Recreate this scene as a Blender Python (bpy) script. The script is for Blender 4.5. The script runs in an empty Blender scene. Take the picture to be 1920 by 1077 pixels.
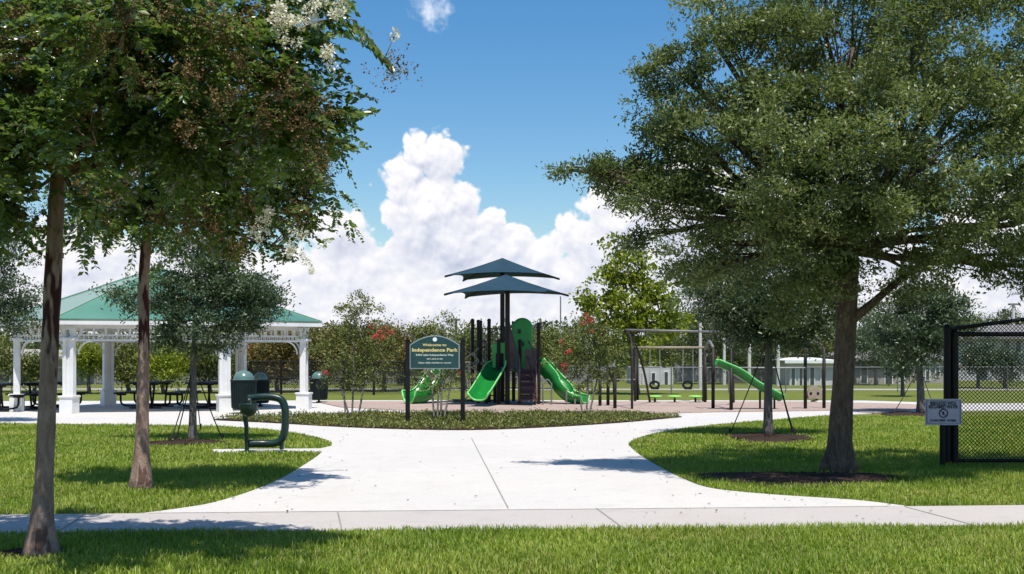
import bpy, bmesh, math, random
import numpy as np
from mathutils import Vector, Matrix, noise

C = bpy.context.scene
COL = C.collection
R = math.radians

# ---------------------------------------------------------------- camera
K, H, CX, HY = 2200.0, 1.6, 960.0, 664.0
cam_d = bpy.data.cameras.new('camera')
cam = bpy.data.objects.new('camera', cam_d)
COL.objects.link(cam)
cam.location = (0, 0, H)
cam.rotation_euler = (R(90), 0, 0)
cam_d.sensor_width = 36.0
cam_d.lens = 36.0 * K / 1920.0
cam_d.shift_y = (HY - 538.5) / 1920.0
cam_d.clip_end = 3000
C.camera = cam

# ---------------------------------------------------------------- light and exposure
SUN = Vector((0.10, -0.36, 0.93)).normalized()          # from the scene towards the sun
sl = bpy.data.lights.new('sun', 'SUN')
sl.energy = 4.3
sl.angle = R(0.5)
sl.color = (1.0, 0.955, 0.89)
so = bpy.data.objects.new('sun', sl)
COL.objects.link(so)
so.rotation_euler = SUN.to_track_quat('Z', 'Y').to_euler()
C.view_settings.view_transform = 'Standard'
C.view_settings.look = 'None'
C.view_settings.exposure = 0.47
C.view_settings.gamma = 1.0
C.cycles.max_bounces = 6
C.cycles.transparent_max_bounces = 12

# ---------------------------------------------------------------- sky with cumulus
SKY_STRENGTH = 0.095
world = bpy.data.worlds.new('World')
C.world = world
world.use_nodes = True


class NT:
    """small wrapper for writing node expressions"""
    def __init__(s, nt):
        s.nt = nt

    def node(s, t, **kw):
        n = s.nt.nodes.new(t)
        for k, v in kw.items():
            setattr(n, k, v)
        return n

    def put(s, sock, v):
        if isinstance(v, bpy.types.NodeSocket):
            s.nt.links.new(v, sock)
        else:
            sock.default_value = v

    def m(s, op, a, b=None, c=None, clamp=False):
        n = s.node('ShaderNodeMath', operation=op, use_clamp=clamp)
        s.put(n.inputs[0], a)
        if b is not None:
            s.put(n.inputs[1], b)
        if c is not None:
            s.put(n.inputs[2], c)
        return n.outputs[0]

    def v(s, op, a, b=None):
        n = s.node('ShaderNodeVectorMath', operation=op)
        s.put(n.inputs[0], a)
        if b is not None:
            s.put(n.inputs[1], b)
        return n.outputs['Value'] if op in ('LENGTH', 'DOT_PRODUCT', 'DISTANCE') else n.outputs[0]

    def xyz(s, x, y, z):
        n = s.node('ShaderNodeCombineXYZ')
        for i, q in enumerate((x, y, z)):
            s.put(n.inputs[i], q)
        return n.outputs[0]

    def sep(s, a):
        n = s.node('ShaderNodeSeparateXYZ')
        s.put(n.inputs[0], a)
        return n.outputs

    def noise(s, vec, scale, detail=4.0, rough=0.5, dim='3D', dist=0.0):
        n = s.node('ShaderNodeTexNoise', noise_dimensions=dim)
        if vec is not None:
            s.put(n.inputs['Vector'], vec)
        n.inputs['Scale'].default_value = scale
        n.inputs['Detail'].default_value = detail
        n.inputs['Roughness'].default_value = rough
        n.inputs['Distortion'].default_value = dist
        return n.outputs['Fac'], n.outputs['Color']

    def vor(s, vec, scale, detail=0.0, rough=0.5, feature='F1'):
        n = s.node('ShaderNodeTexVoronoi', feature=feature)
        s.put(n.inputs['Vector'], vec)
        n.inputs['Scale'].default_value = scale
        if 'Detail' in n.inputs:
            n.inputs['Detail'].default_value = detail
            n.inputs['Roughness'].default_value = rough
        return n.outputs['Distance']

    def ramp(s, f, lo, hi, a=0.0, b=1.0, smooth=True):
        n = s.node('ShaderNodeMapRange', interpolation_type='SMOOTHSTEP' if smooth else 'LINEAR')
        s.put(n.inputs[0], f)
        n.inputs[1].default_value, n.inputs[2].default_value = lo, hi
        n.inputs[3].default_value, n.inputs[4].default_value = a, b
        return n.outputs[0]

    def mix(s, f, a, b, blend='MIX'):
        n = s.node('ShaderNodeMix', data_type='RGBA', blend_type=blend)
        s.put(n.inputs[0], f)
        s.put(n.inputs[6], a if isinstance(a, bpy.types.NodeSocket) else (*a, 1.0))
        s.put(n.inputs[7], b if isinstance(b, bpy.types.NodeSocket) else (*b, 1.0))
        return n.outputs[2]


def build_sky():
    nt = world.node_tree
    nt.nodes.clear()
    w = NT(nt)
    sky = w.node('ShaderNodeTexSky', sky_type='NISHITA', sun_disc=False)
    sky.sun_elevation = math.asin(SUN.z)
    sky.sun_rotation = math.atan2(SUN.x, SUN.y)
    sky.altitude = 20.0
    sky.air_density, sky.dust_density, sky.ozone_density = 1.1, 0.5, 2.2
    # height field of the cloud bank over (azimuth, elevation), as a group
    g = bpy.data.node_groups.new('cumulus_height', 'ShaderNodeTree')
    g.interface.new_socket('P', in_out='INPUT', socket_type='NodeSocketVector')
    g.interface.new_socket('Height', in_out='OUTPUT', socket_type='NodeSocketFloat')
    q = NT(g)
    gi, go = q.node('NodeGroupInput'), q.node('NodeGroupOutput')
    p = gi.outputs[0]
    wf, wc = q.noise(p, 1.1, 3.0, 0.5)
    pw = q.v('ADD', p, q.v('MULTIPLY', q.v('SUBTRACT', wc, (0.5, 0.5, 0.5)), (0.5, 0.42, 0.0)))
    x, y, z = q.sep(pw)
    # the bank all round the horizon
    bn, _ = q.noise(q.xyz(q.m('MULTIPLY', x, 0.55), 3.7, 0.0), 1.0, 3.0, 0.55)
    h = q.m('MULTIPLY', q.m('SUBTRACT', q.m('MULTIPLY_ADD', bn, 1.2, 1.78), y), 0.75)
    towers = [(800, 292, 62, 60), (842, 300, 62, 56), (772, 336, 74, 52), (800, 400, 105, 100), (862, 368, 52, 60),
              (628, 438, 74, 62), (700, 500, 100, 80), (850, 452, 96, 92), (905, 440, 66, 78), (960, 470, 62, 70),
              (1000, 480, 66, 64), (1085, 448, 76, 72), (1160, 430, 90, 110), (1280, 400, 120, 130), (1500, 430, 190, 140),
              (560, 520, 90, 80), (180, 500, 170, 90), (-40, 470, 150, 140), (1850, 470, 160, 120), (1065, 530, 110, 90), (-230, -240, 330, 300)]  # last entry: unseen cloud, added to whiten the pavilion roof's reflection
    for (cx, cy, rx, ry) in towers:
        c = ((cx - 960) / 100.0, (664 - cy) / 100.0, 0.0)
        d = q.v('LENGTH', q.v('MULTIPLY', q.v('SUBTRACT', q.xyz(x, y, 0.0), c), (100.0 / rx, 100.0 / ry, 0.0)))
        dome = q.m('MULTIPLY', q.m('SUBTRACT', 1.0, d), min(rx, ry) / 85.0)
        h = q.m('SMOOTH_MAX', h, dome, 0.10)
    b1 = q.vor(q.xyz(x, y, 1.3), 2.1, 2.6, 0.52, 'F1')
    f1, _ = q.noise(q.xyz(x, y, 7.1), 6.5, 6.0, 0.6)
    h = q.m('ADD', h, q.m('MULTIPLY', q.m('SUBTRACT', 0.52, b1), 0.42))
    h = q.m('ADD', h, q.m('MULTIPLY', q.m('SUBTRACT', f1, 0.5), 0.20))
    g.links.new(h, go.inputs[0])

    tc = w.node('ShaderNodeTexCoord')
    dx, dy, dz = w.sep(tc.outputs['Generated'])
    az = w.m('MULTIPLY', w.m('ARCTAN2', dx, dy), 22.0)
    hor = w.m('SQRT', w.m('ADD', w.m('MULTIPLY', dx, dx), w.m('MULTIPLY', dy, dy)))
    el = w.m('MULTIPLY', w.m('ARCTAN2', dz, hor), 22.0)
    P0 = w.xyz(az, el, 0.0)

    def hh(vec):
        n = w.node('ShaderNodeGroup', node_tree=g)
        w.put(n.inputs[0], vec)
        return n.outputs[0]
    h0 = hh(P0)
    h1 = hh(w.v('ADD', P0, (-0.035, 0.10, 0.0)))
    h2 = hh(w.v('ADD', P0, (-0.12, 0.38, 0.0)))
    alpha = w.ramp(h0, -0.02, 0.13)
    calm = w.ramp(el, 1.0, 3.2, 0.35, 1.0)
    s1 = w.m('MULTIPLY', w.m('MULTIPLY', w.m('SUBTRACT', h0, h1), 1.5), calm)
    s2 = w.m('MULTIPLY', w.m('SUBTRACT', h0, h2), 0.55)
    st, _ = w.noise(w.xyz(w.m('MULTIPLY', az, 0.38), w.m('MULTIPLY', el, 1.9), 2.0), 1.25, 4.0, 0.55)
    low = w.ramp(el, 2.9, 0.9)                                   # flat grey bases of the bank
    lit = w.m('ADD', w.m('ADD', w.m('ADD', 0.62, s1), s2), w.m('MULTIPLY', low, -0.15))
    lit = w.m('ADD', lit, w.m('MULTIPLY', w.m('MULTIPLY', w.m('SUBTRACT', st, 0.47), 1.0), w.m('MULTIPLY_ADD', low, 0.9, 0.15)))
    thin = w.ramp(h0, 0.0, 0.28, 0.22, 0.0)
    lit = w.m('ADD', lit, thin, clamp=True)
    k = 1.0 / SKY_STRENGTH
    cs = w.node('ShaderNodeValToRGB')
    el_ = cs.color_ramp.elements
    el_[0].position, el_[0].color = 0.0, (0.37 * k, 0.41 * k, 0.52 * k, 1)
    el_[1].position, el_[1].color = 1.0, (0.74 * k, 0.73 * k, 0.74 * k, 1)
    e = el_.new(0.5)
    e.color = (0.56 * k, 0.58 * k, 0.655 * k, 1)
    w.put(cs.inputs[0], lit)
    # a thin puff high up and faint veils
    pf, _ = w.noise(P0, 3.0, 5.0, 0.6)
    pd = w.v('LENGTH', w.v('MULTIPLY', w.v('SUBTRACT', P0, (-1.52, 6.22, 0.0)), (1.9, 3.0, 0.0)))
    puff = w.m('MULTIPLY', w.ramp(w.m('ADD', w.m('SUBTRACT', 1.0, pd), w.m('MULTIPLY', w.m('SUBTRACT', pf, 0.5), 2.2)), 0.1, 1.2), 0.75)
    blue = w.node('ShaderNodeHueSaturation')
    blue.inputs['Saturation'].default_value = 1.38
    blue.inputs['Value'].default_value = 1.02
    w.put(blue.inputs['Color'], sky.outputs[0])
    base = w.mix(puff, blue.outputs[0], (0.80 * k, 0.82 * k, 0.88 * k))
    out = w.mix(alpha, base, cs.outputs[0])
    bg = w.node('ShaderNodeBackground')
    bg.inputs['Strength'].default_value = SKY_STRENGTH
    w.put(bg.inputs['Color'], out)
    wo = w.node('ShaderNodeOutputWorld')
    nt.links.new(bg.outputs[0], wo.inputs['Surface'])
    world.cycles.sampling_method = 'MANUAL'
    world.cycles.sample_map_resolution = 512


build_sky()

# ---------------------------------------------------------------- helpers: points, meshes, tags
def G(px, py, z=0.0):
    Y = (H - z) * K / (py - HY)
    return Vector(((px - CX) * Y / K, Y, z))


def P(px, py, Y):
    return Vector(((px - CX) * Y / K, Y, H - (py - HY) * Y / K))


def gy(py):
    return H * K / (py - HY)


ORG = {}


def tag(o, label=None, cat=None, group=None, kind=None):
    if label: o['label'] = label
    if cat: o['category'] = cat
    if group: o['group'] = group
    if kind: o['kind'] = kind
    return o


def empty(name, loc, label=None, cat=None, group=None):
    o = bpy.data.objects.new(name, None)
    COL.objects.link(o)
    o.location = loc
    o.empty_display_size = 0.2
    ORG[o.name] = Vector(loc)
    return tag(o, label, cat, group)


class MB:
    def __init__(s):
        s.v, s.f, s.mi = [], [], []

    def add(s, vs, fs, mi=0):
        b = len(s.v)
        s.v += [tuple(x) for x in vs]
        s.f += [tuple(b + i for i in f) for f in fs]
        s.mi += [mi] * len(fs)
        return s

    def box(s, c, size, rz=0.0, mi=0, rot=None):
        c = Vector(c)
        hx, hy, hz = size[0] / 2, size[1] / 2, size[2] / 2
        M = rot if rot is not None else Matrix.Rotation(rz, 3, 'Z')
        vs = [c + M @ Vector((sx * hx, sy * hy, sz * hz)) for sz in (-1, 1) for sy in (-1, 1) for sx in (-1, 1)]
        return s.add(vs, [(0, 2, 3, 1), (4, 5, 7, 6), (0, 1, 5, 4), (2, 6, 7, 3), (0, 4, 6, 2), (1, 3, 7, 5)], mi)

    def bar(s, a, b, w, d=None, mi=0):
        a, b = Vector(a), Vector(b)
        q = (b - a).to_track_quat('Z', 'Y').to_matrix()
        return s.box((a + b) / 2, (w, d or w, (b - a).length), mi=mi, rot=q)

    def tube(s, pts, r, n=8, mi=0, caps=True):
        pts = [Vector(p) for p in pts]
        rs = r if isinstance(r, (list, tuple)) else [r] * len(pts)
        base = len(s.v)
        ref = None
        for i, p in enumerate(pts):
            t = (pts[min(i + 1, len(pts) - 1)] - pts[max(i - 1, 0)]).normalized()
            if ref is None:
                ref = Vector((1, 0, 0)) if abs(t.x) < 0.9 else Vector((0, 1, 0))
            u = (ref - t * ref.dot(t)).normalized()
            ref = u
            w = t.cross(u)
            for j in range(n):
                a = 2 * math.pi * j / n
                s.v.append(tuple(p + (u * math.cos(a) + w * math.sin(a)) * rs[i]))
        for i in range(len(pts) - 1):
            for j in range(n):
                a, b = base + i * n + j, base + i * n + (j + 1) % n
                s.f.append((a, b, b + n, a + n))
                s.mi.append(mi)
        if caps:
            s.f.append(tuple(base + j for j in reversed(range(n))))
            s.f.append(tuple(base + (len(pts) - 1) * n + j for j in range(n)))
            s.mi += [mi, mi]
        return s

    def lathe(s, c, prof, n=16, mi=0):
        c = Vector(c)
        base = len(s.v)
        for (r, z) in prof:
            for j in range(n):
                a = 2 * math.pi * j / n
                s.v.append((c.x + r * math.cos(a), c.y + r * math.sin(a), c.z + z))
        for i in range(len(prof) - 1):
            for j in range(n):
                a, b = base + i * n + j, base + i * n + (j + 1) % n
                s.f.append((a, b, b + n, a + n))
                s.mi.append(mi)
        s.f.append(tuple(base + j for j in reversed(range(n))))
        s.f.append(tuple(base + (len(prof) - 1) * n + j for j in range(n)))
        s.mi += [mi, mi]
        return s

    def slab(s, poly, z0, z1, mi=0):
        n = len(poly)
        ar = sum(poly[i][0] * poly[(i + 1) % n][1] - poly[(i + 1) % n][0] * poly[i][1] for i in range(n))
        if ar < 0:
            poly = poly[::-1]
        vs = [(p[0], p[1], z0) for p in poly] + [(p[0], p[1], z1) for p in poly]
        fs = [tuple(range(n, 2 * n)), tuple(reversed(range(n)))]
        fs += [(i, (i + 1) % n, n + (i + 1) % n, n + i) for i in range(n)]
        return s.add(vs, fs, mi)

    def sheet(s, poly, z0, z1):
        """slab with a clean triangulated top for long curved outlines"""
        from mathutils.geometry import delaunay_2d_cdt
        n = len(poly)
        vs, _, fs, _, _, _ = delaunay_2d_cdt([Vector(p) for p in poly], [(i, (i + 1) % n) for i in range(n)], [], 1, 1e-4)
        up = []
        for f in fs:
            a, b, c = (vs[i] for i in f)
            up.append(tuple(f) if (b - a).cross(c - a) > 0 else tuple(reversed(f)))
        s.add([(p[0], p[1], z1) for p in vs], up)
        ar = sum(poly[i][0] * poly[(i + 1) % n][1] - poly[(i + 1) % n][0] * poly[i][1] for i in range(n))
        if ar < 0:
            poly = poly[::-1]
        s.add([(p[0], p[1], z0) for p in poly] + [(p[0], p[1], z1) for p in poly], [(i, (i + 1) % n, n + (i + 1) % n, n + i) for i in range(n)])
        return s

    def prism_y(s, poly, y0, y1, mi=0):
        """outline in (x, z), given a thickness along y"""
        n = len(poly)
        ar = sum(poly[i][0] * poly[(i + 1) % n][1] - poly[(i + 1) % n][0] * poly[i][1] for i in range(n))
        if ar < 0:
            poly = poly[::-1]
        vs = [(p[0], y0, p[1]) for p in poly] + [(p[0], y1, p[1]) for p in poly]
        fs = [tuple(range(n)), tuple(reversed(range(n, 2 * n)))]
        fs += [((i + 1) % n, i, n + i, n + (i + 1) % n) for i in range(n)]
        return s.add(vs, fs, mi)

    def build(s, name, mat, parent=None, smooth=False, origin=None, bevel=0.0, solid=0.0):
        me = bpy.data.meshes.new(name)
        o = Vector((0, 0, 0))
        if parent is not None:
            o = ORG[parent.name]
        elif origin is not None:
            o = Vector(origin)
        me.from_pydata([(a - o.x, b - o.y, c - o.z) for (a, b, c) in s.v], [], s.f)
        mats = mat if isinstance(mat, (list, tuple)) else [mat]
        for m in mats:
            me.materials.append(m)
        if len(mats) > 1:
            me.polygons.foreach_set('material_index', s.mi)
        me.update()
        ob = bpy.data.objects.new(name, me)
        COL.objects.link(ob)
        if smooth:
            me.shade_smooth()
            if smooth == 'auto':
                me.set_sharp_from_angle(angle=R(40))
        if bevel:
            b = ob.modifiers.new('bevel', 'BEVEL')
            b.width = bevel
            b.segments = 2
            b.limit_method = 'ANGLE'
        if solid:
            b = ob.modifiers.new('solid', 'SOLIDIFY')
            b.thickness = solid
        if parent is not None:
            ob.parent = parent
            ORG[ob.name] = o
        else:
            ob.location = o
            ORG[ob.name] = o
        return ob


def np_mesh(name, V, F, mat, parent=None, smooth=False):
    """fast mesh from numpy arrays; F is (n, k)"""
    me = bpy.data.meshes.new(name)
    o = np.array(ORG[parent.name]) if parent is not None else np.zeros(3)
    V = V - o
    n, k = F.shape
    me.vertices.add(len(V))
    me.vertices.foreach_set('co', V.astype(np.float32).ravel())
    me.loops.add(n * k)
    me.loops.foreach_set('vertex_index', F.astype(np.int32).ravel())
    me.polygons.add(n)
    me.polygons.foreach_set('loop_start', np.arange(0, n * k, k, dtype=np.int32))
    me.update(calc_edges=True)
    me.materials.append(mat)
    if smooth:
        me.shade_smooth()
    ob = bpy.data.objects.new(name, me)
    COL.objects.link(ob)
    if parent is not None:
        ob.parent = parent
    ORG[ob.name] = Vector(o)
    return ob


def dup(root, loc, rz=0.0, label=None, group=None):
    r = root.copy()
    COL.objects.link(r)
    r.location = loc
    r.rotation_euler = (0, 0, rz)
    if label: r['label'] = label
    if group: r['group'] = group
    for ch in root.children:
        c = ch.copy()
        COL.objects.link(c)
        c.parent = r
        for gch in ch.children:
            d = gch.copy()
            COL.objects.link(d)
            d.parent = c
    return r


def spline(pts, n=8):
    pts = [Vector(p) for p in pts]
    q = [pts[0] * 2 - pts[1]] + pts + [pts[-1] * 2 - pts[-2]]
    out = []
    for i in range(1, len(q) - 2):
        a, b, c, d = q[i - 1], q[i], q[i + 1], q[i + 2]
        for j in range(n):
            t = j / n
            out.append(0.5 * ((2 * b) + (c - a) * t + (2 * a - 5 * b + 4 * c - d) * t * t + (3 * b - a - 3 * c + d) * t ** 3))
    out.append(pts[-1])
    return out


def text_mesh(mb, s, c, size, width=None, mi=0, bold=0.0, depth=0.002):
    """lettering facing -Y, centred at c"""
    cu = bpy.data.curves.new('lettering', 'FONT')
    cu.body = s
    cu.size = size
    cu.align_x = 'CENTER'
    cu.align_y = 'CENTER'
    cu.resolution_u = 2
    cu.offset = bold
    cu.extrude = depth
    ob = bpy.data.objects.new('lettering', cu)
    COL.objects.link(ob)
    dg = bpy.context.evaluated_depsgraph_get()
    me = bpy.data.meshes.new_from_object(ob.evaluated_get(dg))
    xs = [v.co.x for v in me.vertices]
    k = 1.0
    if width and xs:
        k = width / (max(xs) - min(xs))
    mb.add([(c[0] + v.co.x * k, c[1] - v.co.z, c[2] + v.co.y) for v in me.vertices], [tuple(p.vertices) for p in me.polygons], mi)
    bpy.data.objects.remove(ob)
    bpy.data.curves.remove(cu)
    bpy.data.meshes.remove(me)


# ---------------------------------------------------------------- materials
def new_mat(name):
    m = bpy.data.materials.new(name)
    m.use_nodes = True
    m.node_tree.nodes.clear()
    return m, NT(m.node_tree)


def finish(m, w, shader):
    o = w.node('ShaderNodeOutputMaterial')
    w.nt.links.new(shader, o.inputs['Surface'])
    return m


def pbsdf(w, col, rough=0.5, spec=0.5, metal=0.0, normal=None):
    b = w.node('ShaderNodeBsdfPrincipled')
    w.put(b.inputs['Base Color'], col if isinstance(col, bpy.types.NodeSocket) else (*col, 1))
    w.put(b.inputs['Roughness'], rough)
    w.put(b.inputs['Specular IOR Level'], spec)
    w.put(b.inputs['Metallic'], metal)
    if normal is not None:
        w.nt.links.new(normal, b.inputs['Normal'])
    return b.outputs[0]


def bump(w, h, strength=0.3, dist=0.02):
    n = w.node('ShaderNodeBump')
    n.inputs['Strength'].default_value = strength
    n.inputs['Distance'].default_value = dist
    w.put(n.inputs['Height'], h)
    return n.outputs[0]


def M(name, col, rough=0.5, var=0.15, scale=6.0, spec=0.5, metal=0.0, bmp=0.0):
    """painted or plain surface with mild wear"""
    m, w = new_mat(name)
    tc = w.node('ShaderNodeTexCoord').outputs['Object']
    f, _ = w.noise(tc, scale, 5.0, 0.6)
    d = tuple(c * (1 - var) for c in col)
    l = tuple(min(1, c * (1 + var)) for c in col)
    c = w.mix(w.ramp(f, 0.3, 0.7), d, l)
    nrm = bump(w, f, bmp, 0.01) if bmp else None
    r = w.m('MULTIPLY_ADD', f, 0.2, rough - 0.1)
    return finish(m, w, pbsdf(w, c, r, spec, metal, nrm))


def leaf_mat(name, dark, mid, light, rough=0.42, trans=0.28, spec=0.45, clump=0.5, cs=1.2, dry=0.0):
    m, w = new_mat(name)
    geo = w.node('ShaderNodeNewGeometry')
    rnd = geo.outputs['Random Per Island']
    tc = w.node('ShaderNodeTexCoord').outputs['Object']
    f, _ = w.noise(tc, cs, 2.0, 0.5)
    t = w.m('ADD', w.m('MULTIPLY', rnd, 1 - clump * 0.6), w.m('MULTIPLY', w.ramp(f, 0.32, 0.68), clump * 0.6))
    cr = w.node('ShaderNodeValToRGB')
    e = cr.color_ramp.elements
    e[0].position, e[0].color = 0.1, (*dark, 1)
    e[1].position, e[1].color = 0.95, (*light, 1)
    x = e.new(0.55)
    x.color = (*mid, 1)
    w.put(cr.inputs[0], t)
    colr = cr.outputs[0]
    if dry:
        f2, _ = w.noise(tc, 0.55, 4.0, 0.6)
        odd = w.m('GREATER_THAN', w.m('FRACT', w.m('MULTIPLY', rnd, 37.7)), w.m('SUBTRACT', 1.0, w.m('MULTIPLY', w.ramp(f2, 0.35, 0.75, 0.3, 2.2), dry)))
        colr = w.mix(odd, colr, (0.40, 0.33, 0.13))
        colr = w.mix(w.m('MULTIPLY', w.ramp(f2, 0.45, 0.75), 0.5), colr, (0.34, 0.33, 0.075))
    b = pbsdf(w, colr, rough, spec)
    tr = w.node('ShaderNodeBsdfTranslucent')
    w.put(tr.inputs[0], w.mix(0.5, colr, (mid[0] * 1.6, mid[1] * 1.7, mid[2] * 0.6)))
    mx = w.node('ShaderNodeMixShader')
    mx.inputs[0].default_value = trans
    w.nt.links.new(b, mx.inputs[1])
    w.nt.links.new(tr.outputs[0], mx.inputs[2])
    return finish(m, w, mx.outputs[0])


def concrete(name, col, warm):
    m, w = new_mat(name)
    tc = w.node('ShaderNodeTexCoord').outputs['Object']
    a, _ = w.noise(tc, 0.45, 4.0, 0.55)
    b, _ = w.noise(tc, 22.0, 5.0, 0.65)
    s, _ = w.noise(tc, 2.6, 5.0, 0.7)
    c = w.mix(w.ramp(a, 0.3, 0.7), col, warm)
    c = w.mix(w.m('MULTIPLY', w.ramp(s, 0.48, 0.78), 0.42), c, tuple(x * 0.72 for x in col))
    c = w.mix(w.m('MULTIPLY', w.ramp(b, 0.35, 0.75), 0.22), c, tuple(x * 0.75 for x in col))
    e, _ = w.noise(tc, 60.0, 2.0, 0.5)
    c = w.mix(w.m('MULTIPLY', w.ramp(e, 0.64, 0.70), 0.45), c, (0.14, 0.12, 0.10))
    big, _ = w.noise(w.v('MULTIPLY', tc, (1.0, 0.35, 1.0)), 0.8, 5.0, 0.65)
    c = w.mix(w.m('MULTIPLY', w.ramp(big, 0.5, 0.75), 0.25), c, (warm[0] * .86, warm[1] * .80, warm[2] * .74))
    return finish(m, w, pbsdf(w, c, 0.85, 0.25, 0.0, bump(w, b, 0.25, 0.004)))


def grass_ground():
    m, w = new_mat('lawn_soil')
    tc = w.node('ShaderNodeTexCoord').outputs['Object']
    a, _ = w.noise(tc, 0.35, 4.0, 0.6)
    b, _ = w.noise(tc, 14.0, 6.0, 0.75)
    d, _ = w.noise(tc, 2.2, 3.0, 0.6)
    c = w.mix(w.ramp(b, 0.3, 0.72), (0.075, 0.100, 0.016), (0.205, 0.240, 0.044))
    c = w.mix(w.m('MULTIPLY', w.ramp(a, 0.35, 0.7), 0.5), c, (0.190, 0.205, 0.050))
    c = w.mix(w.m('MULTIPLY', w.ramp(d, 0.55, 0.8), 0.35), c, (0.045, 0.062, 0.014))
    return finish(m, w, pbsdf(w, c, 0.9, 0.15, 0.0, bump(w, b, 0.9, 0.06)))


def mulch(name, dark, mid, light, scale=16.0):
    m, w = new_mat(name)
    tc = w.node('ShaderNodeTexCoord').outputs['Object']
    a, _ = w.noise(tc, scale, 6.0, 0.8)
    b = w.vor(tc, scale * 1.4, 1.0, 0.5)
    d, _ = w.noise(tc, 0.6, 3.0, 0.6)
    c = w.mix(w.ramp(a, 0.3, 0.7), dark, mid)
    c = w.mix(w.ramp(b, 0.25, 0.05), c, light)
    c = w.mix(w.m('MULTIPLY', w.ramp(d, 0.4, 0.7), 0.35), c, mid)
    return finish(m, w, pbsdf(w, c, 0.95, 0.1, 0.0, bump(w, a, 0.8, 0.03)))


def bark(name, a, b, c, patch=None, sz=(6, 6, 1.4)):
    m, w = new_mat(name)
    tc = w.node('ShaderNodeTexCoord').outputs['Object']
    st = w.v('MULTIPLY', tc, sz)
    f, _ = w.noise(st, 2.2, 6.0, 0.7, dist=0.6)
    g2, _ = w.noise(w.v('MULTIPLY', tc, (3.2, 3.2, 0.75)), 1.7, 3.0, 0.55)
    g3, _ = w.noise(tc, 30.0, 4.0, 0.7)
    col = w.mix(w.ramp(f, 0.3, 0.7), a, b)
    col = w.mix(w.m('MULTIPLY', w.ramp(g3, 0.5, 0.75), 0.5), col, c)
    if patch:
        zz = w.sep(tc)[2]
        col = w.mix(w.m('MULTIPLY', w.ramp(g2, 0.535, 0.575), w.ramp(zz, 1.1, 1.5)), col, patch)
        col = w.mix(w.m('MULTIPLY', w.ramp(g2, 0.60, 0.63), w.ramp(zz, 1.5, 1.1)), col, tuple(0.5 * (p_ + q_) for p_, q_ in zip(patch, a)))
    return finish(m, w, pbsdf(w, col, 0.85, 0.25, 0.0, bump(w, w.m('ADD', f, w.m('MULTIPLY', g3, 0.35)), 0.9, 0.03)))


MT = {}
MT['concrete'] = concrete('plaza_concrete', (0.535, 0.51, 0.475), (0.565, 0.535, 0.495))
MT['sidewalk'] = concrete('sidewalk_concrete', (0.435, 0.400, 0.370), (0.46, 0.42, 0.385))
MT['joint'] = M('joint_filler', (0.25, 0.235, 0.215), 0.9)
MT['lawn'] = grass_ground()
MT['mulch'] = mulch('playground_mulch', (0.26, 0.19, 0.16), (0.47, 0.365, 0.31), (0.60, 0.49, 0.42))
MT['dark_mulch'] = mulch('tree_mulch', (0.020, 0.013, 0.010), (0.065, 0.040, 0.030), (0.15, 0.10, 0.08), 22.0)
MT['white'] = M('white_paint', (0.74, 0.735, 0.72), 0.5, 0.07, 2.2)
MT['green_roof'] = M('green_metal_roof', (0.095, 0.230, 0.150), 0.34, 0.10, 1.2, 0.6)
for n_ in MT['green_roof'].node_tree.nodes:
    if n_.type == 'BSDF_PRINCIPLED':
        n_.inputs['Coat Weight'].default_value = 0.8
        n_.inputs['Coat IOR'].default_value = 1.75
        n_.inputs['Coat Roughness'].default_value = 0.08
MT['black'] = M('black_powder_coat', (0.008, 0.008, 0.009), 0.55, 0.2, 6.0, 0.22)
MT['dark_green'] = M('dark_green_steel', (0.008, 0.027, 0.023), 0.36, 0.2, 5.0, 0.4)
MT['bin_green'] = M('bin_green', (0.006, 0.014, 0.014), 0.55, 0.2, 6.0, 0.2)
MT['dome'] = M('dome_lid', (0.10, 0.18, 0.16), 0.22, 0.1, 4.0, 0.8)
MT['fabric'] = M('shade_fabric', (0.016, 0.046, 0.070), 0.75, 0.10, 2.0, 0.2)
MT['post'] = M('brown_post', (0.022, 0.016, 0.013), 0.55, 0.2, 6.0, 0.25)
MT['slide'] = M('green_plastic', (0.008, 0.175, 0.024), 0.28, 0.08, 3.0, 0.55)
MT['hood'] = M('bright_green_plastic', (0.022, 0.34, 0.060), 0.3, 0.1, 3.0, 0.5)
MT['rim'] = M('pale_green_edge', (0.20, 0.55, 0.16), 0.3, 0.06)
MT['lime'] = M('lime_plastic', (0.26, 0.62, 0.12), 0.4, 0.08)
MT['brown'] = M('brown_plastic', (0.13, 0.085, 0.070), 0.5, 0.12)
MT['step'] = M('step_coating', (0.105, 0.048, 0.046), 0.65, 0.15)
MT['tan'] = M('tan_plastic', (0.30, 0.25, 0.18), 0.55, 0.12)
MT['steel'] = M('galvanised_pipe', (0.30, 0.29, 0.27), 0.45, 0.15, 5.0, 0.6)
MT['grey'] = M('grey_metal', (0.16, 0.16, 0.155), 0.5, 0.15)
MT['pole'] = M('concrete_pole', (0.55, 0.53, 0.49), 0.8, 0.08)
MT['wall_white'] = M('pale_stucco', (0.52, 0.51, 0.51), 0.85, 0.08, 2.0)
MT['wall_tan'] = M('tan_stucco', (0.33, 0.30, 0.26), 0.85, 0.10, 2.0)
MT['wall_cream'] = M('cream_stucco', (0.60, 0.48, 0.27), 0.85, 0.08, 2.0)
MT['roof_grey'] = M('grey_roof', (0.20, 0.19, 0.18), 0.8, 0.15, 3.0)
MT['roof_white'] = M('white_roof', (0.66, 0.68, 0.66), 0.6, 0.06, 3.0)
MT['glass'] = M('dark_glass', (0.035, 0.042, 0.050), 0.12, 0.1, 2.0, 0.8)
MT['sign_green'] = M('sign_board', (0.010, 0.050, 0.050), 0.4, 0.08)
MT['gold'] = M('gold_lettering', (0.62, 0.52, 0.20), 0.5, 0.05)
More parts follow.
